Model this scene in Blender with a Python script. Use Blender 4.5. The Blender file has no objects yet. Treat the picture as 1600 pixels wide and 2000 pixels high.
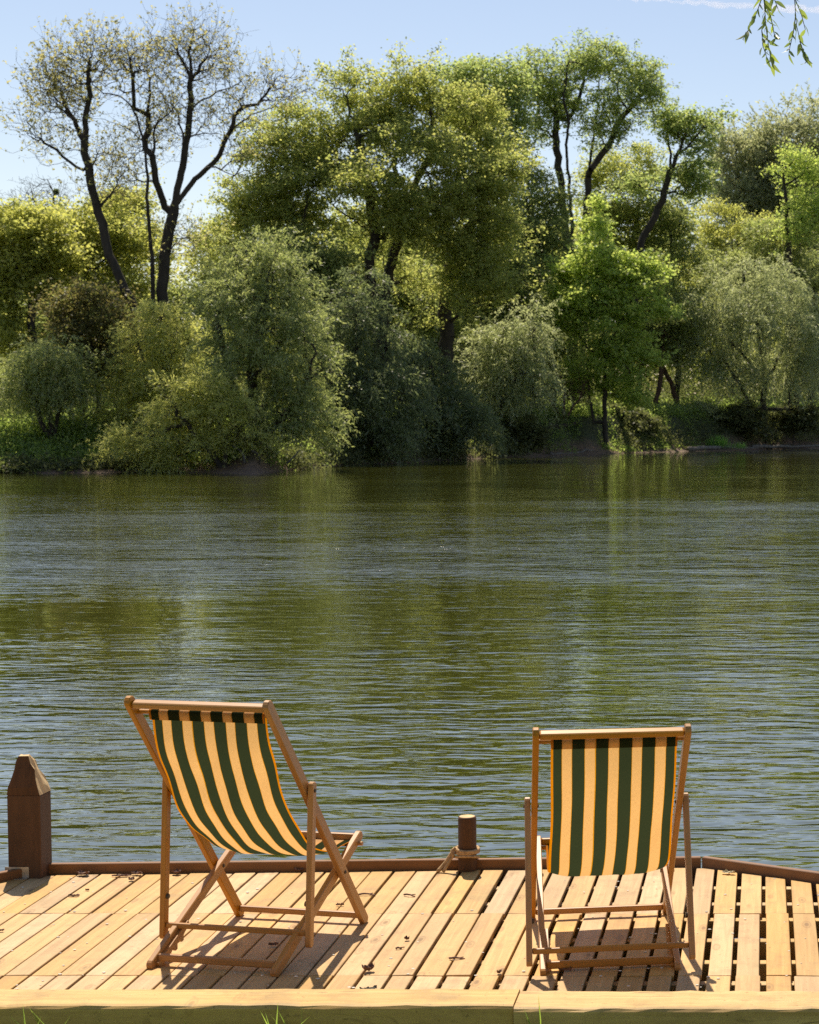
import bpy, bmesh, math, random
import numpy as np
from mathutils import Matrix, Vector
rng = np.random.default_rng(7); random.seed(7)
sc = bpy.context.scene
COL = sc.collection
R_ = math.radians

# ------------------------------------------------------------------ camera model
F, CX, CY = 3525.0, 1494.0, 1000.0          # photograph is the left part of a landscape frame: lens shifted
YH, YHD = 805.0, 832.3                      # horizon of the world / of the (slightly dipping) jetty plane
H = 2.0775
PITCH = math.atan((CY - YH) / F)
DIP = math.atan((YHD - YH) / F)
ZW = -0.36                                  # water level
CAM = np.array([0, 0, H])

def ray(px, py):
    u = (px - CX) / F; w = (CY - py) / F
    return np.array([u, math.cos(PITCH) + w * math.sin(PITCH), -math.sin(PITCH) + w * math.cos(PITCH)])
def at(px, py, D):
    r = ray(px, py); return CAM + r * (D / r[1])
def deck(px, py, z=0.0):
    p = math.atan((CY - YHD) / F); u = (px - CX) / F; w = (CY - py) / F
    r = np.array([u, math.cos(p) + w * math.sin(p), -math.sin(p) + w * math.cos(p)])
    return CAM + r * ((z - H) / r[2])
TD = Matrix.Translation((0, 0, H)) @ Matrix.Rotation(-DIP, 4, 'X') @ Matrix.Translation((0, 0, -H))

# ------------------------------------------------------------------ object helpers
def link(o, parent=None, mw=None, ml=None):
    COL.objects.link(o)
    if parent is not None:
        o.parent = parent
    if ml is not None: o.matrix_local = ml
    elif mw is not None: o.matrix_world = mw
    return o
def tag(o, label=None, cat=None, group=None, kind=None):
    if label: o['label'] = label
    if cat: o['category'] = cat
    if group: o['group'] = group
    if kind: o['kind'] = kind
    return o
def empty(name, mw, label, cat, group=None):
    o = bpy.data.objects.new(name, None); o.empty_display_size = .1
    link(o, mw=mw); return tag(o, label, cat, group)
def npmesh(name, V, Fq, mat, smooth=False):
    """V (n,3) float, Fq (m,k) int: all faces with k corners"""
    me = bpy.data.meshes.new(name)
    V = np.ascontiguousarray(V, dtype=np.float32); Fq = np.ascontiguousarray(Fq, dtype=np.int32)
    m, k = Fq.shape
    me.vertices.add(len(V)); me.vertices.foreach_set('co', V.ravel())
    me.loops.add(m * k); me.loops.foreach_set('vertex_index', Fq.ravel())
    me.polygons.add(m); me.polygons.foreach_set('loop_start', np.arange(0, m * k, k, dtype=np.int32))
    me.polygons.foreach_set('loop_total', np.full(m, k, dtype=np.int32))
    if smooth: me.polygons.foreach_set('use_smooth', np.ones(m, dtype=bool))
    me.materials.append(mat); me.update(calc_edges=True)
    return me
def bmobj(name, bm, mat, parent=None, mw=None, ml=None, smooth=False):
    bmesh.ops.recalc_face_normals(bm, faces=bm.faces[:])
    me = bpy.data.meshes.new(name); bm.to_mesh(me); bm.free()
    if smooth: me.polygons.foreach_set('use_smooth', np.ones(len(me.polygons), dtype=bool))
    me.materials.append(mat)
    return link(bpy.data.objects.new(name, me), parent, mw, ml)
def add_hexa(bm, c, bev=0.0, seg=1):
    """c: 8 corners, bottom 4 ccw then top 4 ccw"""
    vs = [bm.verts.new(p) for p in c]
    fs = [bm.faces.new([vs[i] for i in q]) for q in ((3, 2, 1, 0), (4, 5, 6, 7), (0, 1, 5, 4), (1, 2, 6, 5), (2, 3, 7, 6), (3, 0, 4, 7))]
    if bev > 0:
        ed = list({e for f in fs for e in f.edges})
        bmesh.ops.bevel(bm, geom=ed, offset=bev, segments=seg, profile=.5, affect='EDGES')
def add_box(bm, x0, x1, y0, y1, z0, z1, bev=0.0, seg=1):
    add_hexa(bm, [(x0, y0, z0), (x1, y0, z0), (x1, y1, z0), (x0, y1, z0), (x0, y0, z1), (x1, y0, z1), (x1, y1, z1), (x0, y1, z1)], bev, seg)
def add_prism(bm, prof, x0, x1, bev=0.0, mat4=None):
    """prof: list of (y,z); extruded along x"""
    a = [bm.verts.new((x0, y, z)) for y, z in prof]; b = [bm.verts.new((x1, y, z)) for y, z in prof]
    n = len(prof)
    fs = [bm.faces.new(a[::-1]), bm.faces.new(b)] + [bm.faces.new([a[i], a[(i + 1) % n], b[(i + 1) % n], b[i]]) for i in range(n)]
    if bev > 0:
        ed = list(fs[0].edges) + list(fs[1].edges)
        bmesh.ops.bevel(bm, geom=ed, offset=bev, segments=1, profile=.5, affect='EDGES')
def add_tube(bm, pts, rad, sides=8, cap=True):
    pts = [Vector(p) for p in pts]; n = len(pts)
    rad = rad if hasattr(rad, '__len__') else [rad] * n
    rings = []; up = None
    for i, p in enumerate(pts):
        t = (pts[min(i + 1, n - 1)] - pts[max(i - 1, 0)]).normalized()
        if up is None: up = Vector((0, 0, 1)) if abs(t.z) < .9 else Vector((1, 0, 0))
        s = t.cross(up)
        if s.length < 1e-5: s = t.orthogonal()
        s.normalize(); u = s.cross(t).normalized(); up = u
        rings.append([bm.verts.new(p + (s * math.cos(a) + u * math.sin(a)) * rad[i]) for a in [2 * math.pi * k / sides for k in range(sides)]])
    for A, B in zip(rings, rings[1:]):
        for k in range(sides): bm.faces.new([A[k], A[(k + 1) % sides], B[(k + 1) % sides], B[k]])
    if cap:
        bm.faces.new(rings[0][::-1]); bm.faces.new(rings[-1])

# ------------------------------------------------------------------ materials
class NT:
    def __init__(s, name):
        s.m = bpy.data.materials.new(name); s.m.use_nodes = True; s.t = s.m.node_tree; s.t.nodes.clear()
        s.out = s.n('ShaderNodeOutputMaterial')
    def n(s, ty, **kw):
        nd = s.t.nodes.new(ty)
        for k, v in kw.items():
            if k[0] == '_': nd.inputs[int(k[1:]) if k[1:].isdigit() else k[1:].replace('_', ' ')].default_value = v
            else: setattr(nd, k, v)
        return nd
    def l(s, a, b): s.t.links.new(a, b)
    def mapping(s, scale, loc=(0, 0, 0), rot=(0, 0, 0), src='Object'):
        tc = s.n('ShaderNodeTexCoord'); mp = s.n('ShaderNodeMapping')
        mp.inputs['Scale'].default_value = scale; mp.inputs['Location'].default_value = loc; mp.inputs['Rotation'].default_value = rot
        s.l(tc.outputs[src], mp.inputs['Vector']); return mp
    def ramp(s, fac, stops, interp='LINEAR'):
        r = s.n('ShaderNodeValToRGB'); e = r.color_ramp.elements; r.color_ramp.interpolation = interp
        while len(e) > 1: e.remove(e[-1])
        e[0].position = stops[0][0]; e[0].color = (*stops[0][1], 1)
        for p, c in stops[1:]:
            x = e.new(p); x.color = (*c, 1)
        s.l(fac, r.inputs['Fac']); return r
    def mix(s, a, b, fac, mode='MIX'):
        m = s.n('ShaderNodeMix', data_type='RGBA', blend_type=mode)
        for sock, v in ((m.inputs[6], a), (m.inputs[7], b), (m.inputs[0], fac)):
            if hasattr(v, 'links'): s.l(v, sock)
            else: sock.default_value = (*v, 1) if hasattr(v, '__len__') else v
        return m.outputs[2]
    def math(s, op, a, b=0.0):
        m = s.n('ShaderNodeMath', operation=op)
        for sock, v in ((m.inputs[0], a), (m.inputs[1], b)):
            if hasattr(v, 'links'): s.l(v, sock)
            else: sock.default_value = v
        return m.outputs[0]

def wood(name, c0, c1, grain=(40, 40, 2.0), rough=.6, coat=0.0, knots=0.0, stain=0.0, vary=.25, island=False, bump=.15, green=0.0, crack=0.0):
    t = NT(name)
    tc = t.n('ShaderNodeTexCoord'); vec = tc.outputs['Object']
    if island:
        g = t.n('ShaderNodeNewGeometry'); rnd = g.outputs['Random Per Island']
    else:
        rnd = t.n('ShaderNodeObjectInfo').outputs['Random']
    off = t.n('ShaderNodeCombineXYZ'); t.l(t.math('MULTIPLY', rnd, 37.0), off.inputs[0]); t.l(t.math('MULTIPLY', rnd, 91.0), off.inputs[1]); t.l(t.math('MULTIPLY', rnd, 13.0), off.inputs[2])
    add = t.n('ShaderNodeVectorMath', operation='ADD'); t.l(vec, add.inputs[0]); t.l(off.outputs[0], add.inputs[1])
    mp = t.n('ShaderNodeMapping'); mp.inputs['Scale'].default_value = grain; t.l(add.outputs[0], mp.inputs['Vector'])
    nz = t.n('ShaderNodeTexNoise'); nz.inputs['Scale'].default_value = 1.0; nz.inputs['Detail'].default_value = 6; nz.inputs['Roughness'].default_value = .62; nz.inputs['Distortion'].default_value = .6
    t.l(mp.outputs[0], nz.inputs['Vector'])
    base = t.ramp(nz.outputs['Fac'], [(.25, c0), (.75, c1)]).outputs[0]
    # board to board variation
    hv = t.n('ShaderNodeHueSaturation'); t.l(base, hv.inputs['Color'])
    t.l(t.math('ADD', t.math('MULTIPLY', rnd, vary), 1 - vary / 2), hv.inputs['Value'])
    r2 = t.math('FRACT', t.math('MULTIPLY', rnd, 17.3)); t.l(t.math('ADD', t.math('MULTIPLY', r2, .3), .85), hv.inputs['Saturation'])
    col = hv.outputs[0]
    if knots:
        m2 = t.n('ShaderNodeMapping'); m2.inputs['Scale'].default_value = (9, 3.2, 3.2); t.l(add.outputs[0], m2.inputs['Vector'])
        vo = t.n('ShaderNodeTexVoronoi'); vo.inputs['Scale'].default_value = 1.0; t.l(m2.outputs[0], vo.inputs['Vector'])
        k = t.ramp(vo.outputs['Distance'], [(0.0, (1, 1, 1)), (.07, (.75, .75, .75)), (.11, (.1, .1, .1)), (.15, (.45, .45, .45)), (.2, (0, 0, 0))])
        col = t.mix(col, (c0[0] * .42, c0[1] * .36, c0[2] * .3), t.math('MULTIPLY', k.outputs[0], knots))
    if stain:
        n2 = t.n('ShaderNodeTexNoise'); n2.inputs['Scale'].default_value = 5.0; n2.inputs['Detail'].default_value = 8; n2.inputs['Roughness'].default_value = .7
        t.l(add.outputs[0], n2.inputs['Vector'])
        k = t.ramp(n2.outputs['Fac'], [(.5, (0, 0, 0)), (.75, (1, 1, 1))])
        col = t.mix(col, (c0[0] * .55, c0[1] * .58, c0[2] * .7), t.math('MULTIPLY', k.outputs[0], stain))
        n3 = t.n('ShaderNodeTexNoise'); n3.inputs['Scale'].default_value = 60.0; n3.inputs['Detail'].default_value = 3
        t.l(add.outputs[0], n3.inputs['Vector'])
        k = t.ramp(n3.outputs['Fac'], [(.66, (0, 0, 0)), (.72, (1, 1, 1))])
        col = t.mix(col, (c0[0] * .4, c0[1] * .38, c0[2] * .4), t.math('MULTIPLY', k.outputs[0], stain * .8))
    if green:
        n4 = t.n('ShaderNodeTexNoise'); n4.inputs['Scale'].default_value = 3.1; n4.inputs['Detail'].default_value = 6; t.l(add.outputs[0], n4.inputs['Vector'])
        k = t.ramp(n4.outputs['Fac'], [(.58, (0, 0, 0)), (.72, (1, 1, 1))])
        col = t.mix(col, (.16, .18, .07), t.math('MULTIPLY', k.outputs[0], green))
    if crack:
        m5 = t.n('ShaderNodeMapping'); m5.inputs['Scale'].default_value = tuple(g * .55 for g in grain); t.l(add.outputs[0], m5.inputs['Vector'])
        n5 = t.n('ShaderNodeTexNoise'); n5.inputs['Scale'].default_value = 1.0; n5.inputs['Detail'].default_value = 3; n5.inputs['Distortion'].default_value = 1.2; t.l(m5.outputs[0], n5.inputs['Vector'])
        k = t.ramp(n5.outputs['Fac'], [(.485, (0, 0, 0)), (.5, (1, 1, 1)), (.515, (0, 0, 0))])
        k2 = t.ramp(nz.outputs['Fac'], [(.45, (0, 0, 0)), (.6, (1, 1, 1))])
        col = t.mix(col, tuple(x * .28 for x in c0), t.math('MULTIPLY', t.math('MULTIPLY', k.outputs[0], k2.outputs[0]), crack))
    b = t.n('ShaderNodeBsdfPrincipled'); b.inputs['Roughness'].default_value = rough; b.inputs['Coat Weight'].default_value = coat; b.inputs['Coat Roughness'].default_value = .22
    b.inputs['Specular IOR Level'].default_value = .35
    t.l(col, b.inputs['Base Color'])
    bp = t.n('ShaderNodeBump'); bp.inputs['Strength'].default_value = bump; bp.inputs['Distance'].default_value = .004; t.l(nz.outputs['Fac'], bp.inputs['Height']); t.l(bp.outputs[0], b.inputs['Normal'])
    t.l(b.outputs[0], t.out.inputs[0]); return t.m

def leafmat(name, cols, trans=.5, gloss=.025, tb=3.4):
    """cols: list of base colours spread over the leaves by island; thin leaf lets sun through"""
    t = NT(name)
    g = t.n('ShaderNodeNewGeometry')
    r = t.ramp(g.outputs['Random Per Island'], [(i / max(1, len(cols) - 1), c) for i, c in enumerate(cols)])
    d = t.n('ShaderNodeBsdfDiffuse'); t.l(r.outputs[0], d.inputs['Color'])
    tr = t.n('ShaderNodeBsdfTranslucent')
    hs = t.n('ShaderNodeHueSaturation'); hs.inputs['Value'].default_value = tb; hs.inputs['Saturation'].default_value = 1.0; hs.inputs['Hue'].default_value = .49
    t.l(r.outputs[0], hs.inputs['Color']); t.l(hs.outputs[0], tr.inputs['Color'])
    m1 = t.n('ShaderNodeAddShader'); t.l(d.outputs[0], m1.inputs[0]); t.l(tr.outputs[0], m1.inputs[1])     # reflected + transmitted light of a thin leaf
    hs.inputs['Value'].default_value = tb * trans / .5
    gl = t.n('ShaderNodeBsdfGlossy'); gl.inputs['Roughness'].default_value = .5; gl.inputs['Color'].default_value = (1, 1, 1, 1)
    m2 = t.n('ShaderNodeMixShader'); m2.inputs[0].default_value = gloss; t.l(m1.outputs[0], m2.inputs[1]); t.l(gl.outputs[0], m2.inputs[2])
    t.l(m2.outputs[0], t.out.inputs[0]); return t.m

def barkmat(name, c0, c1):
    t = NT(name); mp = t.mapping((3, 3, .7)); nz = t.n('ShaderNodeTexNoise'); nz.inputs['Scale'].default_value = 2.0; nz.inputs['Detail'].default_value = 5
    t.l(mp.outputs[0], nz.inputs['Vector']); r = t.ramp(nz.outputs['Fac'], [(.3, c0), (.7, c1)])
    b = t.n('ShaderNodeBsdfPrincipled'); b.inputs['Roughness'].default_value = .9; t.l(r.outputs[0], b.inputs['Base Color']); t.l(b.outputs[0], t.out.inputs[0]); return t.m
def plain(name, c, rough=.6, metal=0.0, scale=20.0, var=.3):
    t = NT(name); mp = t.mapping((scale,) * 3); nz = t.n('ShaderNodeTexNoise'); nz.inputs['Scale'].default_value = 1.0; nz.inputs['Detail'].default_value = 4
    t.l(mp.outputs[0], nz.inputs['Vector']); r = t.ramp(nz.outputs['Fac'], [(.3, tuple(x * (1 - var) for x in c)), (.7, tuple(min(1, x * (1 + var)) for x in c))])
    b = t.n('ShaderNodeBsdfPrincipled'); b.inputs['Roughness'].default_value = rough; b.inputs['Metallic'].default_value = metal
    t.l(r.outputs[0], b.inputs['Base Color']); t.l(b.outputs[0], t.out.inputs[0]); return t.m

M = {}
M['deck'] = wood('deck_pine', (.42, .248, .098), (.61, .40, .175), grain=(46, 2.0, 46), rough=.62, knots=.85, stain=.62, vary=.28, island=True, bump=.3, green=.18)
M['beam'] = wood('beam_pine', (.44, .265, .085), (.69, .465, .185), grain=(1.3, 30, 30), rough=.6, stain=.75, vary=.12, bump=.5, knots=.6, crack=.8)
M['rim'] = wood('rim_pine', (.15, .066, .022), (.26, .115, .040), grain=(1.8, 30, 30), rough=.6, stain=.3, vary=.15)
M['joist'] = wood('joist_pine', (.42, .28, .13), (.60, .42, .2), grain=(2, 30, 30), rough=.7)
M['chair'] = wood('oiled_hardwood', (.33, .145, .030), (.50, .24, .055), grain=(55, 55, 3.0), rough=.45, coat=.18, vary=.16, bump=.06)
M['post'] = wood('dark_post_wood', (.068, .030, .011), (.13, .058, .021), grain=(22, 22, 1.6), rough=.75, stain=.5, bump=.45, crack=.7)
M['cut'] = wood('hewn_pale_wood', (.55, .37, .18), (.76, .56, .31), grain=(30, 30, 8), rough=.8, stain=.4, bump=.6)
M['bark'] = barkmat('tree_bark', (.022, .018, .013), (.055, .045, .033))
M['palebark'] = barkmat('grey_bark', (.06, .055, .045), (.13, .12, .10))
M['twig'] = barkmat('twig_bark', (.03, .024, .017), (.06, .048, .034))
M['redtwig'] = barkmat('reddish_bark', (.075, .042, .028), (.13, .075, .05))
M['driftwood'] = barkmat('weathered_driftwood', (.10, .085, .07), (.22, .20, .17))
M['scrap'] = plain('bark_scrap', (.16, .085, .06), .8, scale=60, var=.5)
M['steel'] = plain('galvanised_steel', (.42, .38, .32), .45, .85, scale=30)
M['knob'] = plain('dark_bolt', (.05, .035, .025), .4, .3)
M['rope'] = plain('hemp_rope', (.42, .27, .13), .85, scale=90, var=.35)
M['dryleaf'] = plain('dry_leaf', (.55, .47, .30), .8, scale=40)
M['fluff'] = plain('seed_fluff', (.75, .72, .66), .9)

def fabric():
    t = NT('striped_canvas'); uv = t.n('ShaderNodeUVMap'); sp = t.n('ShaderNodeSeparateXYZ'); t.l(uv.outputs[0], sp.inputs[0])
    nz = t.n('ShaderNodeTexNoise'); nz.inputs['Scale'].default_value = 260; nz.inputs['Detail'].default_value = 2
    mp = t.mapping((3.5, .25, 1), src='UV'); t.l(mp.outputs[0], nz.inputs['Vector'])
    O, G, Cc = (.62, .235, .03), (.034, .044, .022), (.77, .485, .225)
    ed = [0, 18, 80, 153, 248, 325, 420, 498, 595, 670, 768, 845, 915, 930]
    kinds = [O, G, Cc, G, Cc, G, Cc, G, Cc, G, Cc, G, O]
    stops = []
    for i in range(13):
        stops.append((ed[i] / 930 + (.0022 if 1 < i < 12 else 0), kinds[i]))
        if 1 <= i + 1 < 12 and i >= 1: stops.append((ed[i + 1] / 930 - .0022, (.62, .30, .05)))
    r = t.ramp(sp.outputs[0], stops, 'CONSTANT')
    wv = t.ramp(nz.outputs['Fac'], [(.3, (.74, .74, .74)), (.7, (1.12, 1.12, 1.12))])
    col = t.mix(r.outputs[0], wv.outputs[0], 1.0, 'MULTIPLY')
    d = t.n('ShaderNodeBsdfDiffuse'); t.l(col, d.inputs['Color'])
    tr = t.n('ShaderNodeBsdfTranslucent'); hs = t.n('ShaderNodeHueSaturation'); hs.inputs['Saturation'].default_value = 1.12; hs.inputs['Value'].default_value = 1.0
    t.l(col, hs.inputs['Color']); t.l(hs.outputs[0], tr.inputs['Color'])
    m = t.n('ShaderNodeMixShader'); m.inputs[0].default_value = .5; t.l(d.outputs[0], m.inputs[1]); t.l(tr.outputs[0], m.inputs[2]); t.l(m.outputs[0], t.out.inputs[0])
    return t.m
M['fabric'] = fabric()

def watermat():
    t = NT('river_water')
    def wave(scale, rotz, amp, detail=3, rough=.5, dist=0.0):
        mp = t.mapping(scale, rot=(0, 0, rotz)); nz = t.n('ShaderNodeTexNoise'); nz.inputs['Scale'].default_value = 1.0; nz.inputs['Detail'].default_value = detail
        nz.inputs['Roughness'].default_value = rough; nz.inputs['Distortion'].default_value = dist
        t.l(mp.outputs[0], nz.inputs['Vector']); return t.math('MULTIPLY', nz.outputs['Fac'], amp)
    a = wave((1.5, 4.3, 1), R_(-4), .019, 2.4, .42, .8)
    b = wave((2.8, 9.0, 1), R_(6), .0072, 2, .5, .4)
    c = wave((.30, .95, 1), R_(-9), .026, 1, .4)
    h = t.math('ADD', t.math('ADD', a, b), c)
    mp = t.mapping((.055, .085, 1), loc=(3.3, 1.9, 0), rot=(0, 0, R_(-14))); pn = t.n('ShaderNodeTexNoise'); pn.inputs['Scale'].default_value = 1.0; pn.inputs['Detail'].default_value = 4; pn.inputs['Distortion'].default_value = .8
    t.l(mp.outputs[0], pn.inputs['Vector'])
    patch = t.ramp(pn.outputs['Fac'], [(.36, (.28, .28, .28)), (.50, (.85, .85, .85)), (.66, (1.8, 1.8, 1.8))])
    tc = t.n('ShaderNodeTexCoord'); sx = t.n('ShaderNodeSeparateXYZ'); t.l(tc.outputs['Object'], sx.inputs[0])
    ru = t.ramp(t.math('DIVIDE', sx.outputs[1], 100.0), [(.10, (.48, .48, .48)), (.23, (.42, .42, .42)), (.30, (1, 1, 1)), (.48, (1, 1, 1)), (.62, (.35, .35, .35))])     # breeze is strongest in midstream
    hh = t.math('MULTIPLY', t.math('MULTIPLY', h, patch.outputs[0]), t.math('MULTIPLY', ru.outputs[0], 2.1))
    bp = t.n('ShaderNodeBump'); bp.inputs['Strength'].default_value = 1.0; bp.inputs['Distance'].default_value = 1.0; t.l(hh, bp.inputs['Height'])
    fr = t.n('ShaderNodeFresnel'); fr.inputs['IOR'].default_value = 1.333; t.l(bp.outputs[0], fr.inputs['Normal'])
    gl = t.n('ShaderNodeBsdfGlossy'); gl.inputs['Roughness'].default_value = .03; gl.inputs['Color'].default_value = (1, 1, 1, 1); t.l(bp.outputs[0], gl.inputs['Normal'])
    d = t.n('ShaderNodeBsdfDiffuse'); d.inputs['Color'].default_value = (.056, .061, .008, 1); t.l(bp.outputs[0], d.inputs['Normal'])
    m = t.n('ShaderNodeMixShader'); t.l(t.math('POWER', fr.outputs[0], .56), m.inputs[0]); t.l(d.outputs[0], m.inputs[1]); t.l(gl.outputs[0], m.inputs[2])
    t.l(m.outputs[0], t.out.inputs[0]); return t.m
M['water'] = watermat()

def groundmat(name, mud, green, z0, z1):
    t = NT(name); g = t.n('ShaderNodeNewGeometry'); sp = t.n('ShaderNodeSeparateXYZ'); t.l(g.outputs['Position'], sp.inputs[0])
    nz = t.n('ShaderNodeTexNoise'); nz.inputs['Scale'].default_value = .9; nz.inputs['Detail'].default_value = 8; tc = t.n('ShaderNodeTexCoord'); t.l(tc.outputs['Object'], nz.inputs['Vector'])
    z = t.math('ADD', sp.outputs[2], t.math('MULTIPLY', t.math('SUBTRACT', nz.outputs['Fac'], .5), .8))
    mr = t.n('ShaderNodeMapRange'); mr.inputs[1].default_value = z0; mr.inputs[2].default_value = z1; t.l(z, mr.inputs[0])
    n2 = t.n('ShaderNodeTexNoise'); n2.inputs['Scale'].default_value = 6; n2.inputs['Detail'].default_value = 6; t.l(tc.outputs['Object'], n2.inputs['Vector'])
    c1 = t.ramp(n2.outputs['Fac'], [(.3, tuple(x * .6 for x in mud)), (.7, tuple(x * 1.3 for x in mud))]); c2 = t.ramp(n2.outputs['Fac'], [(.3, tuple(x * .5 for x in green)), (.7, tuple(x * 1.3 for x in green))])
    col = t.mix(c1.outputs[0], c2.outputs[0], mr.outputs[0])
    b = t.n('ShaderNodeBsdfPrincipled'); b.inputs['Roughness'].default_value = .85; t.l(col, b.inputs['Base Color'])
    bp = t.n('ShaderNodeBump'); bp.inputs['Distance'].default_value = .1; bp.inputs['Strength'].default_value = .6; t.l(n2.outputs['Fac'], bp.inputs['Height']); t.l(bp.outputs[0], b.inputs['Normal'])
    t.l(b.outputs[0], t.out.inputs[0]); return t.m
M['bank'] = groundmat('bank_ground', (.15, .095, .06), (.045, .055, .018), ZW + .35, ZW + 1.0)
M['near'] = groundmat('near_ground', (.10, .08, .05), (.07, .10, .025), -3, -2)

# ------------------------------------------------------------------ sky and sun
EL, AZ = R_(57), R_(17)                     # sun ahead of the camera, a little to the left
world = bpy.data.worlds.new("World"); sc.world = world; world.use_nodes = True
wt = world.node_tree; wt.nodes.clear()
sky = wt.nodes.new('ShaderNodeTexSky'); sky.sky_type = 'NISHITA'; sky.sun_disc = False; sky.sun_elevation = EL; sky.sun_rotation = -AZ
sky.air_density = 1.0; sky.dust_density = .35; sky.ozone_density = 1.6; sky.altitude = 50
bg = wt.nodes.new('ShaderNodeBackground'); bg.inputs['Strength'].default_value = .084
wo = wt.nodes.new('ShaderNodeOutputWorld'); tint = wt.nodes.new('ShaderNodeMix'); tint.data_type = 'RGBA'; tint.blend_type = 'MULTIPLY'; tint.inputs[0].default_value = 1; tint.inputs[7].default_value = (1.24, 1.08, 1.0, 1)
wt.links.new(sky.outputs[0], tint.inputs[6]); wt.links.new(tint.outputs[2], bg.inputs[0]); wt.links.new(bg.outputs[0], wo.inputs[0])
sl = bpy.data.lights.new('sun', 'SUN'); sl.energy = 4.9; sl.angle = R_(.55); sl.color = (1, .88, .70)
so = bpy.data.objects.new('sun', sl); link(so)
sv = Vector((-math.sin(AZ) * math.cos(EL), math.cos(AZ) * math.cos(EL), math.sin(EL)))
so.rotation_euler = sv.to_track_quat('Z', 'Y').to_euler(); so.location = sv * 50

# ------------------------------------------------------------------ camera
cd = bpy.data.cameras.new('camera'); cam = bpy.data.objects.new('camera', cd); link(cam)
cd.sensor_fit = 'VERTICAL'; cd.sensor_height = 36; cd.lens = 36 * F / 2000; cd.shift_x = -(CX - 800) / 2000
cam.location = CAM; cam.rotation_euler = (math.pi / 2 - PITCH, 0, 0); cd.clip_start = .05; cd.clip_end = 9000
sc.camera = cam
cd.dof.use_dof = True; cd.dof.focus_distance = 7.3; cd.dof.aperture_fstop = 11
sc.view_settings.view_transform = 'Standard'; sc.view_settings.look = 'None'; sc.view_settings.exposure = .5; sc.view_settings.gamma = 1
cy = sc.cycles; cy.use_denoising = False; cy.max_bounces = 7; cy.diffuse_bounces = 6; cy.glossy_bounces = 3; cy.transmission_bounces = 5; cy.transparent_max_bounces = 8
cy.volume_bounces = 3; cy.caustics_reflective = False; cy.caustics_refractive = False; cy.sample_clamp_indirect = 4; cy.sample_clamp_direct = 5

# ------------------------------------------------------------------ terrain: shoreline by direction u = X/Y
SHU = np.array([-1.6, -.60, -.424, -.353, -.282, -.239, -.211, -.168, -.140, -.098, -.027, .03, .12, .3, .7, 1.6])
SHD = np.array([62, 69, 71.7, 73.5, 71.7, 81, 86, 93.0, 97.7, 103.6, 114.7, 123, 133, 150, 165, 170.])
def shoreD(u): return np.interp(u, SHU, SHD)
def bankz(u, s):
    """height above the water s metres inland"""
    top = np.interp(u, [-.45, -.3, -.2, -.1, .05], [1.15, 1.2, 1.6, 2.0, 2.1])
    k = np.clip((s - 1.2) / 4.0, 0, 1); k = k * k * (3 - 2 * k)
    return np.where(s < 0, s * .12, np.minimum(s, 1.6) * .14) + top * k + np.clip(s - 6, 0, 400) * .012
def gz(X, Y):
    u = X / Y; s = Y - shoreD(u)
    w = .16 * np.sin(X * 1.3 + Y * .7) * np.sin(Y * .9 - X * .4) + .07 * np.sin(X * 3.1 - Y * 2.3)
    return ZW + bankz(u, s) + w * np.clip(s / 4, 0, 1)
us = np.concatenate([np.linspace(-1.6, -.6, 20), np.linspace(-.58, .14, 240), np.linspace(.16, 1.6, 30)])
ss = np.concatenate([np.linspace(-2.5, 9, 60), np.geomspace(10, 900, 34)])
U, S = np.meshgrid(us, ss)
sh = shoreD(U) + .55 * np.sin(U * 71) + .35 * np.sin(U * 163 + 1) + .2 * np.sin(U * 401)
Y = sh + S; X = U * Y
Z = ZW + bankz(U, S) + (.16 * np.sin(X * 1.3 + Y * .7) * np.sin(Y * .9 - X * .4) + .07 * np.sin(X * 3.1 - Y * 2.3)) * np.clip(S / 4, 0, 1)
def gridfaces(nr, nc):
    i = np.arange(nr - 1)[:, None] * nc + np.arange(nc - 1)[None]
    return np.stack([i, i + 1, i + nc + 1, i + nc], -1).reshape(-1, 4)
o = link(bpy.data.objects.new('far_bank', npmesh('far_bank', np.stack([X, Y, Z], -1).reshape(-1, 3), gridfaces(*U.shape), M['bank'], True)))
tag(o, 'muddy and grassy river bank under the trees across the water', kind='structure')

xs = np.linspace(-420, 420, 3); ys = np.array([5.9, 60, 900])
XX, YY = np.meshgrid(xs, ys)
o = link(bpy.data.objects.new('water', npmesh('water', np.stack([XX, YY, np.full_like(XX, ZW)], -1).reshape(-1, 3), gridfaces(3, 3), M['water'])))
tag(o, 'wide green river with wind ripples', kind='structure')

def nearz(x, y): return -.03 + .48 * np.clip((5.75 - y) / 5.75, -.2, 1.3) + .02 * np.sin(x * 5 + y * 3)
xs = np.linspace(-40, 40, 160); ys = np.concatenate([np.linspace(-60, 4, 30), np.linspace(4.2, 5.80, 14), [5.805]])
XX, YY = np.meshgrid(xs, ys); ZZ = nearz(XX, YY); ZZ[-1] = -1.2
o = link(bpy.data.objects.new('near_bank', npmesh('near_bank', np.stack([XX, YY, ZZ], -1).reshape(-1, 3), gridfaces(*XX.shape), M['near'], True)))
tag(o, 'grassy bank in front of the jetty', kind='structure')

# ------------------------------------------------------------------ leaves and trees
def nrm(a): return a / np.maximum(np.linalg.norm(a, axis=-1, keepdims=True), 1e-9)
def leafquads(P, axis, normal, ln, wd):
    """diamond leaves: P (n,3) base, axis, normal unit, length and width arrays"""
    side = nrm(np.cross(axis, normal)); ln = ln[:, None]; wd = wd[:, None]
    mid = P + axis * ln * .45
    fold = nrm(np.cross(side, axis)) * wd * .12
    V = np.stack([P, mid + side * wd * .5 + fold, P + axis * ln, mid - side * wd * .5 + fold], 1).reshape(-1, 3)
    return V
def randdir(n, r): return nrm(r.normal(size=(n, 3)))

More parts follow.
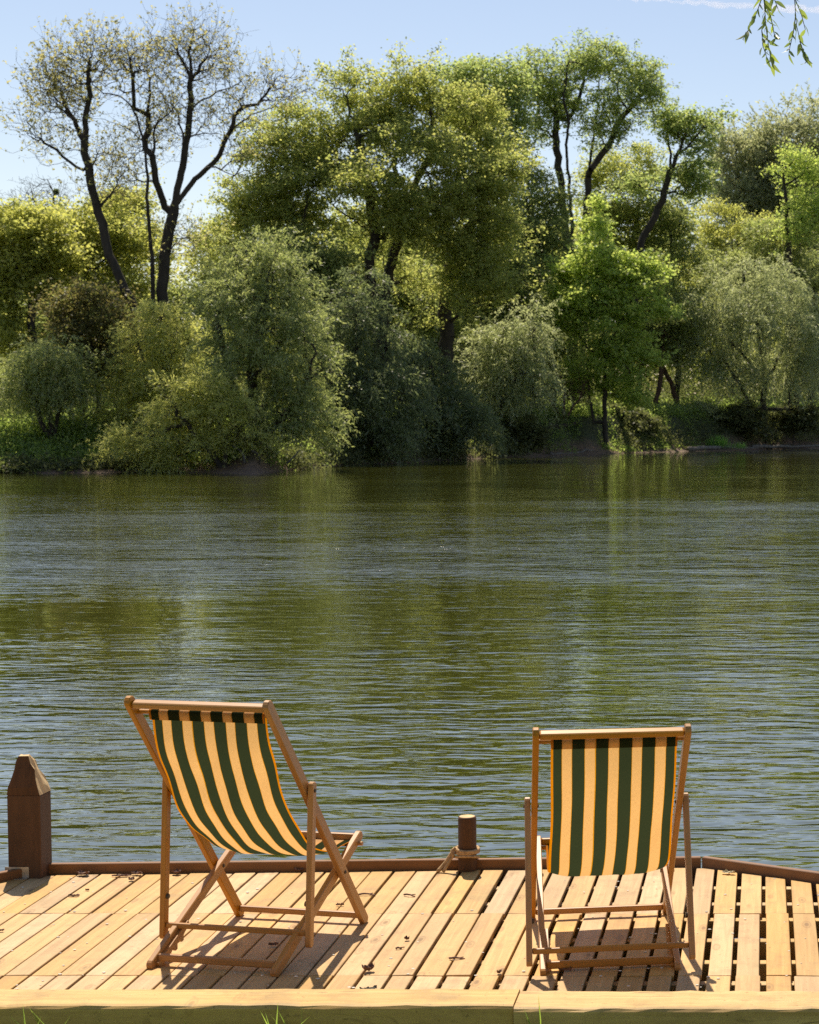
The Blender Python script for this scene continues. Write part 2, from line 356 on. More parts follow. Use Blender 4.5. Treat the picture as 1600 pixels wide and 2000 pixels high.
def grow(seed_xyz, seed_len, pts, bf):
    """greedy tree: each target joins the node with least distance + bf * path length"""
    nodes = list(seed_xyz); plen = list(seed_len); par = []
    n = len(pts); alive = np.ones(n, bool)
    best = np.full(n, np.inf); bp = np.zeros(n, int)
    def upd(p, pl, idx):
        d = np.sqrt(((pts - p) ** 2).sum(1)); c = d + bf * pl
        up = pts[:, 2] - p[2]; c = c + np.where(up < -.3, .35 * (-up), 0)      # twigs seldom grow downwards
        m = c < best; best[m] = c[m]; bp[m] = idx
    for i, (p, l) in enumerate(zip(nodes, plen)): upd(np.asarray(p), l, i)
    for _ in range(n):
        k = int(np.argmin(np.where(alive, best, np.inf))); alive[k] = False
        pi = int(bp[k]); d = float(np.linalg.norm(pts[k] - nodes[pi]))
        nodes.append(pts[k]); plen.append(plen[pi] + d); par.append(pi); upd(pts[k], plen[-1], len(nodes) - 1)
    return np.array(nodes), np.array(par)

def tubes(A, B, ra, rb, sides):
    t = nrm(B - A); ref = np.where(np.abs(t[:, 2:3]) < .9, np.array([[0, 0, 1.]]), np.array([[1., 0, 0]]))
    s = nrm(np.cross(t, ref)); u = np.cross(s, t)
    an = np.arange(sides) * 2 * np.pi / sides
    ring = s[:, None] * np.cos(an)[None, :, None] + u[:, None] * np.sin(an)[None, :, None]
    ext = t * np.minimum(ra, .08)[:, None] * .6
    V = np.concatenate([(A - ext)[:, None] + ring * ra[:, None, None], (B + ext)[:, None] + ring * rb[:, None, None]], 1)
    n = len(A); b = np.arange(n)[:, None] * 2 * sides; k = np.arange(sides)[None]; k2 = (k + 1) % sides
    Fq = np.stack([b + k, b + k2, b + sides + k2, b + sides + k], -1).reshape(-1, 4)
    return V.reshape(-1, 3), Fq

def tree(name, label, cat, D, trunks, blobs, N, nleaf, mat, group=None, r0=.25, rtip=.012, seed=1, size=(.16, .1), spread=.45,
         mode='leaf', clump=6, cs=.55, bf=.25, dscale=1.0, bark='bark', shell=.36, wig=.12, droop=1.0, limbs=True, part='foliage', leafN=None, limbk=.010, twigs=0, rexp=.54):
    r = np.random.default_rng(seed)
    if mode == 'leaf' and nleaf and N < 2000: clump = clump * 2; cs = cs * 1.25; spread = spread * .92
    if mode == 'leaf' and nleaf and N < 2000 and not twigs: nleaf = int(nleaf * 1.4); size = (size[0] * .83, size[1] * .83)
    # crown targets
    bl = np.array([b[:4] for b in blobs], float); dz = np.array([b[4] if len(b) > 4 else 0 for b in blobs], float)
    k = D / F
    ctr = np.array([at(b[0], b[1], D + z) for b, z in zip(bl, dz)]); bl[:, 2:] *= .9; rad = np.stack([bl[:, 2] * k, (bl[:, 2] + bl[:, 3]) * .5 * k * dscale, bl[:, 3] * k], 1)
    w = (rad.prod(1)) ** .8; w /= w.sum()
    nc = max(4, N // clump); bi = r.choice(len(bl), nc, p=w)
    c = ctr[bi] + randdir(nc, r) * (r.random((nc, 1)) ** shell) * rad[bi] * r.uniform(.62, 1.30, (nc, 1))
    pts = np.repeat(c, clump, 0); pts = pts + r.normal(size=pts.shape) * cs * np.array([1, 1, .6])
    g = gz(pts[:, 0], pts[:, 1]); pts[:, 2] = np.maximum(pts[:, 2], g + .25)
    # traced trunk and limbs
    SX, SL, SP, SR = [], [], [], []
    for ti, tr in enumerate(trunks):
        if isinstance(tr, tuple): tr, d1 = tr
        else: d1 = 0.0
        n = len(tr); P = []
        cum = [0]
        for a, b in zip(tr, tr[1:]): cum.append(cum[-1] + math.hypot(a[0] - b[0], a[1] - b[1]))
        for (px, py), q in zip(tr, cum): P.append(at(px, py, D + d1 * q / max(cum[-1], 1)))
        P = np.array(P)
        if ti == 0 or (SX and P[0][2] < gz(P[0][0], P[0][1]) + .6):
            P[0][2] = gz(P[0][0], P[0][1]) - .15; root = True
        else: root = False
        seg = np.linalg.norm(np.diff(P, axis=0), axis=1); L = np.concatenate([[0], np.cumsum(seg)])
        m = max(2, int(L[-1] / .5)); q = np.linspace(0, L[-1], m)
        Q = np.stack([np.interp(q, L, P[:, i]) for i in range(3)], 1)
        Q[1:-1] += r.normal(size=Q[1:-1].shape) * wig * .35
        if root or not SX: par = -1; l0 = 0
        else:
            par = int(np.argmin(((np.array(SX) - Q[0]) ** 2).sum(1))); l0 = SL[par]
        for i, p in enumerate(Q):
            SX.append(p); SL.append(l0 + q[i] * .5); SR.append(limbk * L[-1] * (1 - .86 * q[i] / L[-1])); SP.append(par if i == 0 else len(SX) - 2)
    SX = np.array(SX)
    ns = len(SX)
    nodes, par = grow(SX, SL, pts, bf)
    par = np.concatenate([np.array(SP, int), par]); n = len(nodes)
    cnt = np.ones(n); cnt[:ns] += .0
    haschild = np.zeros(n, bool)
    # accumulate tips: a parent always precedes its children except where limbs hook on, which also point backwards
    for i in range(n - 1, -1, -1):
        if par[i] >= 0: cnt[par[i]] += cnt[i]; haschild[par[i]] = True
    rr = np.maximum(r0 * (cnt / cnt.max()) ** rexp, rtip); rr[:ns] = np.maximum(rr[:ns], np.array(SR))
    idx = np.where(par >= 0)[0]
    A, B = nodes[par[idx]], nodes[idx]; rb = rr[idx]; ra = np.minimum(rr[par[idx]], rb * 1.35); tr_ = (idx < ns) & (par[idx] < ns); ra = np.where(tr_, np.minimum(rr[par[idx]], rb * 1.6), ra)
    base = at(trunks[0][0][0] if not isinstance(trunks[0], tuple) else trunks[0][0][0][0], 800, D)
    root = SX[0].copy(); root[2] = gz(root[0], root[1])
    mw = Matrix.Translation(root)
    ro = empty(name, mw, label, cat, group)
    # curved twigs: one bend per edge
    mid = (A + B) / 2 + r.normal(size=A.shape) * np.linalg.norm(B - A, axis=1, keepdims=True) * wig * np.clip(.03 / rb, .08, 1)[:, None]; rm = (ra + rb) / 2
    thick = rb > .035
    Vs, Fs, off = [], [], 0
    for msk, sd in ((thick, 7), (~thick, 3)):
        if msk.sum() == 0: continue
        for a, b, x, y in ((A, mid, ra, rm), (mid, B, rm, rb)):
            V, Fq = tubes(a[msk], b[msk], x[msk], y[msk], sd); Vs.append(V); Fs.append(Fq + off); off += len(V)
    if twigs:
        tp = np.arange(ns, n); tp = tp[cnt[tp] < 4]; tp = np.repeat(tp, twigs); k_ = len(tp)
        dr = nrm(nrm(nodes[tp] - nodes[par[tp]]) * .7 + np.array([0, 0, .55]) + .6 * r.normal(size=(k_, 3))); ln_ = r.uniform(.35, 1.0, (k_, 1))
        a_0 = nodes[tp]; b_0 = a_0 + dr * ln_ * .55; c_0 = b_0 + nrm(dr + np.array([0, 0, .35]) + .25 * r.normal(size=(k_, 3))) * ln_ * .5
        for a, b, x, y in ((a_0, b_0, rtip * .85, rtip * .65), (b_0, c_0, rtip * .65, rtip * .4)):
            V, Fq = tubes(a, b, np.full(k_, x), np.full(k_, y), 3); Vs.append(V); Fs.append(Fq + off); off += len(V)
    tv = np.concatenate(Vs) - root
    link(bpy.data.objects.new('trunk', npmesh('trunk', tv, np.concatenate(Fs), M[bark], True)), ro, ml=Matrix.Identity(4))
    # foliage
    if nleaf:
        tips = np.arange(ns, n); tips = tips[cnt[tips] < (leafN or 14)]
        ti = r.choice(tips, nleaf); P0 = nodes[ti]
        if mode == 'leaf':
            if twigs: kk = r.integers(0, k_, nleaf); tt = r.random((nleaf, 1)) * .6 + .4; nodes_ = b_0[kk] * (1 - tt) + c_0[kk] * tt
            PA = nodes[par[ti]]; dv = P0 - PA; dl = np.linalg.norm(dv, axis=1, keepdims=True); dv = dv * np.minimum(1, 1.6 / np.maximum(dl, .01))
            P = P0 - dv * (r.random((nleaf, 1)) * 1.15 - .3) + r.normal(size=P0.shape) * spread * np.array([.72, .72, .42])
            if twigs: P = nodes_ + r.normal(size=P.shape) * .05
            ax = nrm(randdir(nleaf, r) * np.array([1, 1, .55]) + np.array([0, 0, -.22])); nm = nrm(randdir(nleaf, r) + np.array([0, 0, .95]))
        else:       # drooping sprays: leaves strung along an arching shoot
            per = 14; ks = max(1, nleaf // per); ti = r.choice(tips, ks); P0 = nodes[ti]
            cx = ctr[np.argmin(((ctr[None] - P0[:, None]) ** 2).sum(2), 1)]
            h = P0 - cx; h[:, 2] *= .3; h = nrm(nrm(h) + .8 * r.normal(size=h.shape) * np.array([1, 1, .3])); Ls = r.uniform(.6, 1.5, (ks, 1, 1)) * spread * 2.2
            s = (np.arange(per)[None, :, None] + r.random((ks, per, 1))) / per
            up = r.uniform(.1, .9, (ks, 1, 1)); z = np.array([0, 0, 1.])
            P = P0[:, None] + h[:, None] * s * Ls + z * Ls * (up * s - droop * s * s) + r.normal(size=(ks, per, 3)) * .04
            tg = h[:, None] + z * (up - 2 * droop * s)
            P = P.reshape(-1, 3); ax = nrm(nrm(tg.reshape(-1, 3)) + .55 * r.normal(size=P.shape)); nm = nrm(randdir(len(P), r) + np.array([0, 0, .5])); 
        m = len(P); g = gz(P[:, 0], P[:, 1]); P[:, 2] = np.maximum(P[:, 2], g + .05)
        ln = r.uniform(.5, 1.6, m) * size[0]; wd = r.uniform(.75, 1.25, m) * size[1]
        V = leafquads(P, ax, nm, ln, wd) - root
        link(bpy.data.objects.new(part, npmesh(part, V, np.arange(m * 4).reshape(-1, 4), mat)), ro, ml=Matrix.Identity(4))
    return ro

LM = {}
def lm(k, *cols, **kw): LM[k] = leafmat('leaf_' + k, cols, **kw)
lm('spring', (.080, .100, .026), (.105, .120, .032), (.14, .145, .042), trans=.5)
lm('ash', (.070, .098, .030), (.09, .115, .036), (.12, .135, .045), trans=.5)
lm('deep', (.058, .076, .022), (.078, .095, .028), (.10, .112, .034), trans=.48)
lm('yellow', (.105, .118, .028), (.135, .14, .034), (.085, .10, .026), trans=.5)
lm('bronze', (.056, .052, .018), (.072, .066, .020), (.06, .074, .018), trans=.38)
lm('willow', (.076, .096, .030), (.098, .118, .036), (.128, .142, .052), trans=.42, gloss=.05)
lm('darkwillow', (.048, .066, .026), (.062, .080, .030), (.082, .100, .040), trans=.35, gloss=.04)  # willow leaf darkened to put shade into the colour; mistletoe shares it
lm('silver', (.118, .135, .062), (.155, .172, .082), (.095, .115, .045), trans=.38, gloss=.05)
lm('poplar', (.085, .100, .048), (.11, .122, .060), (.145, .15, .08), trans=.42, gloss=.04)
lm('maple', (.078, .108, .024), (.10, .130, .030), (.13, .15, .036), trans=.55)
lm('bud', (.115, .115, .042), (.15, .145, .055), (.085, .09, .032), trans=.42)
lm('olivewillow', (.105, .118, .030), (.135, .145, .038), (.165, .168, .052), trans=.5, gloss=.04)
lm('herb', (.065, .098, .02), (.09, .12, .026), (.045, .066, .018), trans=.5)
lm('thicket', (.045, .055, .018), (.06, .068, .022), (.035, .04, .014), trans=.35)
lm('reed', (.06, .12, .02), (.09, .16, .03), trans=.45)
lm('grass', (.09, .14, .02), (.13, .18, .03), (.06, .10, .015), trans=.5)

exec_trees = True
if exec_trees:
    # ---- two tall trees just coming into leaf, against the sky
    tree('poplar_tree', 'leaning dark trunk, barely in leaf, leftmost of the tall trees against the sky', 'tree', 82,
         [[(278, 660), (262, 600), (235, 545), (215, 500), (203, 450), (192, 405), (178, 362), (168, 312), (164, 270), (168, 225), (178, 178), (172, 140)],
          ([(163, 332), (150, 328), (125, 310), (110, 292), (85, 278), (55, 285)], -1), ([(163, 275), (148, 240), (125, 208), (112, 180), (104, 145)], 1.5),
          ([(172, 345), (185, 310), (200, 285), (214, 264)], -1.5), ([(196, 402), (210, 388), (232, 352), (252, 330)], 1), ([(190, 400), (165, 385), (148, 370)], .5)],
         [(110, 165, 46, 55), (82, 235, 36, 45), (190, 110, 48, 48), (150, 195, 45, 50), (95, 285, 42, 22), (215, 300, 28, 40), (205, 372, 34, 36), (140, 120, 35, 35)],
         1150, 4200, LM['bud'], 'tall trees with bare limbs', r0=.20, rtip=.0068, seed=11, size=(.14, .10), spread=.10, clump=2, cs=.45, bf=.42, wig=.09, limbk=.0088, twigs=2, rexp=.50, shell=.40)
    tree('poplar_tree', 'tall forked tree, nearly bare limbs spreading wide against the blue sky', 'tree', 83,
         [[(316, 640), (318, 570), (321, 500), (335, 425), (348, 365), (360, 300), (368, 255), (371, 200), (373, 150), (371, 110), (378, 60)],
          ([(302, 640), (299, 560), (296, 480), (289, 400), (285, 330), (280, 280), (272, 240), (256, 207), (235, 190), (205, 183), (182, 170), (171, 120)], -2),
          ([(322, 405), (306, 362), (299, 322), (300, 282), (305, 246), (330, 220), (350, 198)], -1.5),
          ([(340, 405), (378, 352), (418, 320), (438, 282), (455, 250), (490, 226), (530, 209), (570, 191), (606, 172)], 2),
          ([(364, 272), (388, 262), (420, 261), (441, 266), (462, 292)], -2), ([(452, 252), (466, 214), (500, 204), (530, 174), (546, 138)], 1),
          ([(372, 217), (390, 200), (420, 180), (450, 170), (490, 148)], 2), ([(360, 300), (352, 242), (345, 216), (330, 200), (312, 182), (300, 140)], 2),
          ([(285, 292), (290, 222), (292, 180), (288, 118)], 1.5), ([(262, 212), (262, 160), (254, 115)], -1), ([(410, 326), (448, 340), (482, 346)], -1),
          ([(330, 462), (355, 455), (376, 470), (392, 492)], 1), ([(272, 272), (250, 250), (215, 238), (182, 230), (150, 228)], -1), ([(372, 160), (395, 130), (410, 95)], -1), ([(371, 150), (350, 110), (335, 75)], 1)],
         [(372, 95, 74, 66), (290, 120, 55, 55), (245, 125, 45, 55), (425, 140, 60, 55), (545, 168, 72, 40), (330, 200, 65, 55), (465, 215, 50, 42), (300, 255, 55, 55), (395, 235, 50, 40), (360, 465, 36, 45), (470, 300, 35, 30), (250, 330, 40, 50)],
         2000, 5600, LM['bud'], 'tall trees with bare limbs', r0=.26, rtip=.0068, seed=12, size=(.13, .09), spread=.10, clump=2, cs=.45, bf=.42, wig=.09, limbk=.0088, twigs=2, rexp=.50, shell=.40)

    # ---- the big trees in the middle
    G2 = 'tall trees on the far bank'
    tree('sycamore_tree', 'broad full green tree with forked dark trunk, middle of the far bank', 'tree', 97,
         [[(744, 690), (752, 580), (760, 528), (782, 466), (790, 424), (815, 352), (839, 300), (845, 240)], ([(735, 660), (722, 502), (737, 461), (726, 424), (721, 375), (705, 300), (690, 230)], -2),
          ([(750, 455), (775, 412), (801, 390), (770, 330), (780, 260), (790, 190)], 2), ([(752, 470), (690, 430), (650, 400)], -2), ([(801, 390), (842, 409), (872, 430)], -2)],
         [(700, 240, 85, 95), (790, 190, 75, 75), (830, 300, 90, 80, -2), (720, 350, 95, 80, -3), (650, 300, 50, 90), (800, 420, 90, 60, -2), (690, 450, 60, 50), (860, 200, 50, 50), (640, 190, 28, 40), (780, 125, 35, 20), (680, 160, 40, 30), (740, 500, 60, 40, 2), (800, 530, 50, 40, 3)],
         1500, 44000, LM['spring'], G2, r0=.42, seed=21, size=(.19, .125), spread=.38, clump=6, cs=.55)
    tree('sycamore_tree', 'dense green tree with thick upright trunk, right beside the forked middle tree', 'tree', 99,
         [[(872, 720), (870, 611), (878, 525), (884, 469), (876, 435), (888, 380), (900, 320), (915, 250)], ([(878, 520), (905, 460), (940, 410), (960, 360)], -2), ([(880, 440), (850, 390), (848, 330)], 2)],
         [(915, 260, 75, 80), (960, 340, 60, 70, -2), (900, 380, 80, 70, -3), (960, 450, 60, 60, -1), (880, 480, 70, 50, -2), (985, 290, 35, 50), (920, 200, 40, 30), (905, 560, 50, 45, -2), (845, 590, 40, 50, -2), (960, 540, 50, 50, -2)],
         1400, 38000, LM['spring'], G2, r0=.40, seed=22, size=(.19, .125), spread=.38, clump=6, cs=.55)
    tree('maple_tree', 'yellow-green tree filling behind the wide bare limbs', 'tree', 95,
         [[(500, 700), (505, 560), (480, 440), (455, 360)], ([(505, 560), (540, 450), (560, 340), (555, 270)], 1), ([(505, 560), (580, 480), (600, 400)], -1)],
         [(540, 270, 60, 55), (590, 330, 50, 90), (510, 350, 55, 70), (470, 420, 50, 50), (560, 430, 70, 70), (430, 480, 40, 50), (590, 230, 35, 40), (600, 520, 50, 60)],
         1100, 32000, LM['spring'], G2, r0=.3, seed=23, size=(.18, .12), spread=.4, clump=6, cs=.55)
    tree('ash_tree', 'thin-crowned tree peeping up between the middle tree and the tall umbrella ash', 'tree', 114,
         [[(945, 720), (945, 500), (942, 400), (940, 300), (925, 180)], ([(942, 330), (965, 230), (985, 160)], 1)],
         [(905, 145, 40, 38), (960, 150, 45, 42), (1000, 170, 25, 50), (940, 220, 60, 50), (900, 200, 40, 60), (985, 250, 45, 60)],
         900, 15000, LM['ash'], G2, r0=.28, seed=24, size=(.24, .15), spread=.45, clump=6, cs=.6)
    tree('ash_tree', 'tallest ash on the right, open umbrella crown on several upright stems', 'tree', 118,
         [[(1117, 760), (1107, 465), (1100, 400), (1092, 325), (1085, 275), (1087, 225), (1082, 190), (1076, 150)],
          ([(1125, 760), (1117, 440), (1110, 350), (1107, 280), (1110, 235), (1100, 190), (1112, 120)], -2), ([(1140, 760), (1145, 435), (1150, 350), (1152, 320), (1160, 270), (1167, 220), (1170, 165), (1182, 115)], 2),
          ([(1155, 330), (1195, 275), (1215, 230), (1240, 195), (1272, 168)], 1), ([(1086, 272), (1060, 250), (1030, 240)], -1), ([(1110, 235), (1135, 180), (1150, 110)], 1), ([(1200, 270), (1240, 240), (1275, 222)], -2), ([(1087, 228), (1060, 190), (1040, 160)], 1)],
         [(1075, 135, 52, 42), (1160, 112, 75, 38), (1240, 150, 52, 42), (1105, 190, 60, 45), (1195, 195, 60, 42), (1045, 190, 30, 50), (1268, 195, 30, 40), (1180, 270, 65, 36), (1050, 250, 30, 24), (1225, 270, 35, 30)],
         1500, 20000, LM['ash'], G2, r0=.36, rtip=.014, seed=25, size=(.23, .125), spread=.34, clump=7, cs=.5, shell=.36)
    tree('ash_tree', 'slim ash leaning to the right, between the umbrella ash and the grey poplars', 'tree', 120,
         [[(1215, 760), (1252, 470), (1280, 420), (1300, 370), (1310, 330), (1325, 300), (1340, 262)], ([(1310, 332), (1310, 290), (1304, 255)], 1), ([(1296, 376), (1240, 360), (1198, 376)], -1), ([(1325, 300), (1360, 270), (1385, 240)], -1)],
         [(1340, 238, 52, 28), (1305, 248, 30, 28), (1378, 290, 24, 42), (1350, 350, 36, 46, 1), (1385, 240, 18, 24), (1240, 355, 36, 22)],
         700, 8500, LM['ash'], G2, r0=.24, rtip=.014, seed=26, size=(.25, .15), spread=.34, clump=7, cs=.5)
    # ---- grey poplars far right
    for i, (x, tp, w_) in enumerate([(1440, 222, 34), (1492, 212, 36), (1540, 208, 36), (1592, 206, 38), (1640, 220, 36)]):
        tree('poplar_tree', ['grey-green poplar plume at the left end of the far row', 'grey-green poplar plume, second of the far row', 'grey-green poplar plume in the middle of the far row',
              'grey-green poplar plume at the right picture edge', 'grey-green poplar plume just past the right picture edge'][i], 'tree', 150 + 2 * (i % 2),
             [[(x + 2, 700), (x, 450), (x - 2, tp + 60), (x - 6, tp + 15)]],
             [(x - 6, tp + 26, w_ * .45, 26), (x - 2, tp + 70, w_ * .8, 42), (x, tp + 130, w_, 55), (x, tp + 200, w_ * 1.1, 60), (x, tp + 290, w_ * 1.1, 70)],
             700, 25000, LM['poplar'], 'far row of grey poplars', r0=.3, seed=40 + i, size=(.27, .12), spread=.55, mode='spray', clump=5, cs=.7, droop=.05)
    # ---- left hand group
    tree('maple_tree', 'yellow-green tree with a thin dark trunk at the left picture edge', 'tree', 86,
         [[(66, 860), (62, 600), (58, 560), (40, 500), (20, 460)], ([(62, 605), (85, 560), (100, 500)], 1)],
         [(40, 450, 60, 40), (90, 480, 45, 45), (20, 540, 50, 50), (85, 560, 50, 45), (-20, 480, 40, 70), (20, 640, 50, 40)], 800, 24000, LM['yellow'], 'trees at the left of the far bank', r0=.2, seed=51, size=(.2, .15), spread=.36, clump=6, cs=.5)
    tree('maple_tree', 'olive young tree in front of the leaning bare trunk', 'tree', 90,
         [[(165, 860), (160, 600), (150, 500), (155, 430)]], [(150, 450, 50, 45), (190, 490, 50, 50), (120, 520, 40, 50), (240, 470, 40, 60), (220, 420, 35, 40), (250, 560, 35, 50)], 700, 18000, LM['yellow'], 'trees at the left of the far bank', r0=.2, seed=52, size=(.19, .14), spread=.38, clump=6, cs=.5)
    tree('hazel_bush', 'bronze-brown bush in the gap below the leaning bare trunk', 'bush', 80,
         [[(190, 870), (190, 760), (180, 680), (170, 600)], ([(190, 760), (220, 680), (225, 620)], 1)], [(170, 600, 45, 55), (215, 640, 40, 60), (150, 680, 40, 50), (195, 730, 40, 50), (130, 610, 30, 40)], 600, 12000, LM['bronze'], None, r0=.12, seed=53, size=(.17, .13), spread=.36, clump=6, cs=.45)
    tree('willow_bush', 'small grey-green willow bush by the left picture edge', 'bush', 76,
         [[(98, 880), (98, 830), (96, 760), (92, 700)], ([(98, 850), (120, 780), (135, 720)], .5), ([(98, 850), (70, 780), (45, 730)], -.5)],
         [(95, 705, 50, 35), (50, 740, 50, 35), (130, 745, 40, 40), (90, 770, 70, 40), (15, 770, 30, 30)], 700, 22000, LM['willow'], 'willow bushes on the far waterline', r0=.11, seed=54, size=(.15, .045), spread=.32, mode='spray', clump=6, cs=.35)
    tree('bare_tree', 'distant leafless tree holding dark mistletoe balls, far left skyline', 'tree', 135,
         [[(108, 700), (106, 420), (104, 375), (92, 350)], ([(106, 430), (70, 400), (52, 345)], 1), ([(106, 420), (122, 380), (126, 350)], 0), ([(40, 430), (30, 400), (22, 370)], 0)],
         [(90, 375, 40, 30), (60, 380, 30, 32), (120, 385, 20, 28), (25, 395, 26, 26)], 900, 0, None, None, r0=.16, rtip=.009, seed=55, clump=6, cs=.5, bark='palebark')
    for i, (mx, my, mr) in enumerate([(110, 375, 5.5), (13, 408, 8)]):
        pc = at(mx, my, 135); n = 700; r = np.random.default_rng(70 + i); P = pc + randdir(n, r) * (r.random((n, 1)) ** .5) * mr * 135 / F
        V = leafquads(P - .0, randdir(n, r), randdir(n, r), np.full(n, .16), np.full(n, .06)) - pc
        o = link(bpy.data.objects.new('mistletoe_ball', npmesh('mistletoe_ball', V, np.arange(n * 4).reshape(-1, 4), LM['darkwillow'])), mw=Matrix.Translation(pc))
        tag(o, ['dark mistletoe ball high in the leafless far tree', 'larger dark mistletoe ball low at the left picture edge'][i], 'mistletoe', 'mistletoe balls on the skyline')
    # ---- willows along the waterline
    GW = 'willow bushes on the far waterline'
    tree('willow_tree', 'large upright grey-green willow over the waterline, left of the middle', 'tree', 76,
         [[(500, 900), (496, 780), (492, 680), (488, 580), (480, 490)], ([(498, 850), (530, 740), (560, 620), (566, 530)], 1), ([(498, 850), (450, 740), (428, 640), (424, 560)], -1), ([(498, 860), (590, 780), (618, 690)], -1), ([(494, 700), (520, 600), (526, 500)], -1)],
         [(480, 505, 40, 46), (432, 575, 42, 60), (528, 530, 38, 58), (572, 560, 34, 60), (470, 600, 45, 60, -1.2), (520, 640, 48, 60, -1.2), (585, 650, 44, 60), (440, 670, 36, 55), (490, 720, 60, 50, -1.5), (570, 750, 58, 55), (620, 720, 30, 50), (540, 830, 70, 48, -1), (610, 820, 40, 50)],
         1700, 62000, LM['willow'], GW, r0=.22, seed=61, size=(.15, .048), spread=.32, mode='spray', clump=6, cs=.36, droop=.75)
    tree('willow_tree', 'smaller olive willow leaning out beside the bare leaning trunk', 'tree', 78,
         [[(325, 890), (322, 800), (318, 700), (316, 620)], ([(324, 850), (280, 740), (270, 660)], -.5), ([(324, 850), (360, 740), (366, 660)], .5)],
         [(318, 612, 34, 46), (278, 670, 38, 50), (352, 680, 34, 60), (250, 745, 36, 45), (315, 740, 50, 55), (236, 830, 34, 44), (290, 820, 50, 45)], 950, 29000, LM['olivewillow'], GW, r0=.15, seed=62, size=(.15, .05), spread=.30, mode='spray', clump=6, cs=.36, droop=.7)
    tree('willow_bush', 'low yellowish willow bush dipping into the river below the large willow', 'bush', 73.2,
         [[(440, 905), (435, 850), (420, 790), (400, 760)], ([(438, 880), (480, 830), (510, 800)], 0), ([(438, 890), (380, 840), (345, 800)], -.3), ([(440, 900), (500, 905), (530, 890)], 0)],
         [(392, 762, 40, 34), (346, 800, 34, 40), (440, 800, 48, 38), (318, 860, 38, 32), (395, 850, 52, 36), (480, 858, 40, 36), (268, 866, 34, 38), (230, 880, 26, 30), (350, 895, 50, 16)], 1100, 32000, LM['olivewillow'], GW, r0=.12, seed=63, size=(.14, .048), spread=.27, mode='spray', clump=6, cs=.33, droop=.8)
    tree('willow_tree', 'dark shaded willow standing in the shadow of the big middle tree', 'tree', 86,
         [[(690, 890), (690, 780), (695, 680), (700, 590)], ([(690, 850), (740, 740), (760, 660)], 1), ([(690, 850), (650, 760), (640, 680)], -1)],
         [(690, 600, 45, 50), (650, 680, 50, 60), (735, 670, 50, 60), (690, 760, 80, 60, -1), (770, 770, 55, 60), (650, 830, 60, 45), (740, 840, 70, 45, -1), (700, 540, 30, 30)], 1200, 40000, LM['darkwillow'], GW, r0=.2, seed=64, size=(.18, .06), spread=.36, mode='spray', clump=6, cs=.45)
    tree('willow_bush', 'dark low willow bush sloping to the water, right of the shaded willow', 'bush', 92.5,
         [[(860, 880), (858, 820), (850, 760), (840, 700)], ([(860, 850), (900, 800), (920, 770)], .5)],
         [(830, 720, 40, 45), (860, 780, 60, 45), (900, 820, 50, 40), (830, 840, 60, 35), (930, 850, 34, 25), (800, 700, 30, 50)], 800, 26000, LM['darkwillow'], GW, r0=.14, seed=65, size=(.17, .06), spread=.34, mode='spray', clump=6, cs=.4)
    tree('willow_bush', 'silvery feathery bush in pale bloom near the middle right', 'bush', 101,
         [[(980, 850), (978, 780), (975, 700), (985, 640)], ([(978, 800), (1020, 720), (1040, 650)], -.5), ([(978, 800), (930, 730), (910, 680)], .5)],
         [(990, 650, 40, 40), (1035, 650, 32, 40), (940, 690, 48, 40), (1010, 720, 55, 45), (960, 770, 60, 40), (1040, 770, 38, 40)], 800, 26000, LM['silver'], None, r0=.13, seed=66, size=(.2, .06), spread=.42, mode='spray', clump=6, cs=.4, droop=1.2)
    tree('maple_tree', 'bright green slender young maple on the bank, right of the silvery bush', 'tree', 107,
         [[(1182, 820), (1180, 700), (1178, 560), (1172, 440), (1170, 400)], ([(1160, 825), (1148, 740), (1150, 640), (1140, 560)], 1), ([(1180, 690), (1230, 600), (1250, 540)], -1), ([(1180, 720), (1120, 640), (1100, 580)], -.5)],
         [(1170, 430, 28, 36), (1190, 500, 55, 45), (1130, 540, 45, 45), (1240, 540, 50, 50), (1170, 600, 75, 60, -1), (1260, 620, 45, 50), (1110, 640, 40, 50), (1200, 690, 75, 50), (1130, 740, 40, 30), (1270, 700, 35, 40), (1210, 760, 60, 30)],
         900, 22000, LM['maple'], None, r0=.15, seed=67, size=(.26, .19), spread=.36, clump=6, cs=.5, bark='bark')
    tree('willow_tree', 'big drooping silver-grey willow at the right end of the bank', 'tree', 121,
         [[(1492, 800), (1490, 720), (1480, 640), (1460, 570), (1450, 520)], ([(1492, 760), (1540, 660), (1560, 580)], 1), ([(1490, 740), (1420, 660), (1390, 600)], -1), ([(1470, 800), (1440, 740), (1410, 700)], -1), ([(1540, 800), (1545, 720)], 1)],
         [(1455, 540, 60, 36), (1520, 560, 55, 42), (1400, 610, 50, 45), (1470, 620, 75, 55, -1.5), (1565, 630, 40, 55), (1370, 690, 45, 50), (1440, 710, 70, 50, -1), (1540, 720, 60, 50), (1350, 640, 32, 36), (1590, 700, 30, 50)],
         1400, 56000, LM['silver'], GW, r0=.26, seed=68, size=(.22, .06), spread=.5, mode='spray', clump=6, cs=.5, droop=1.3)
    # ---- fill trees
    GF = 'trees filling the wood on the far bank'
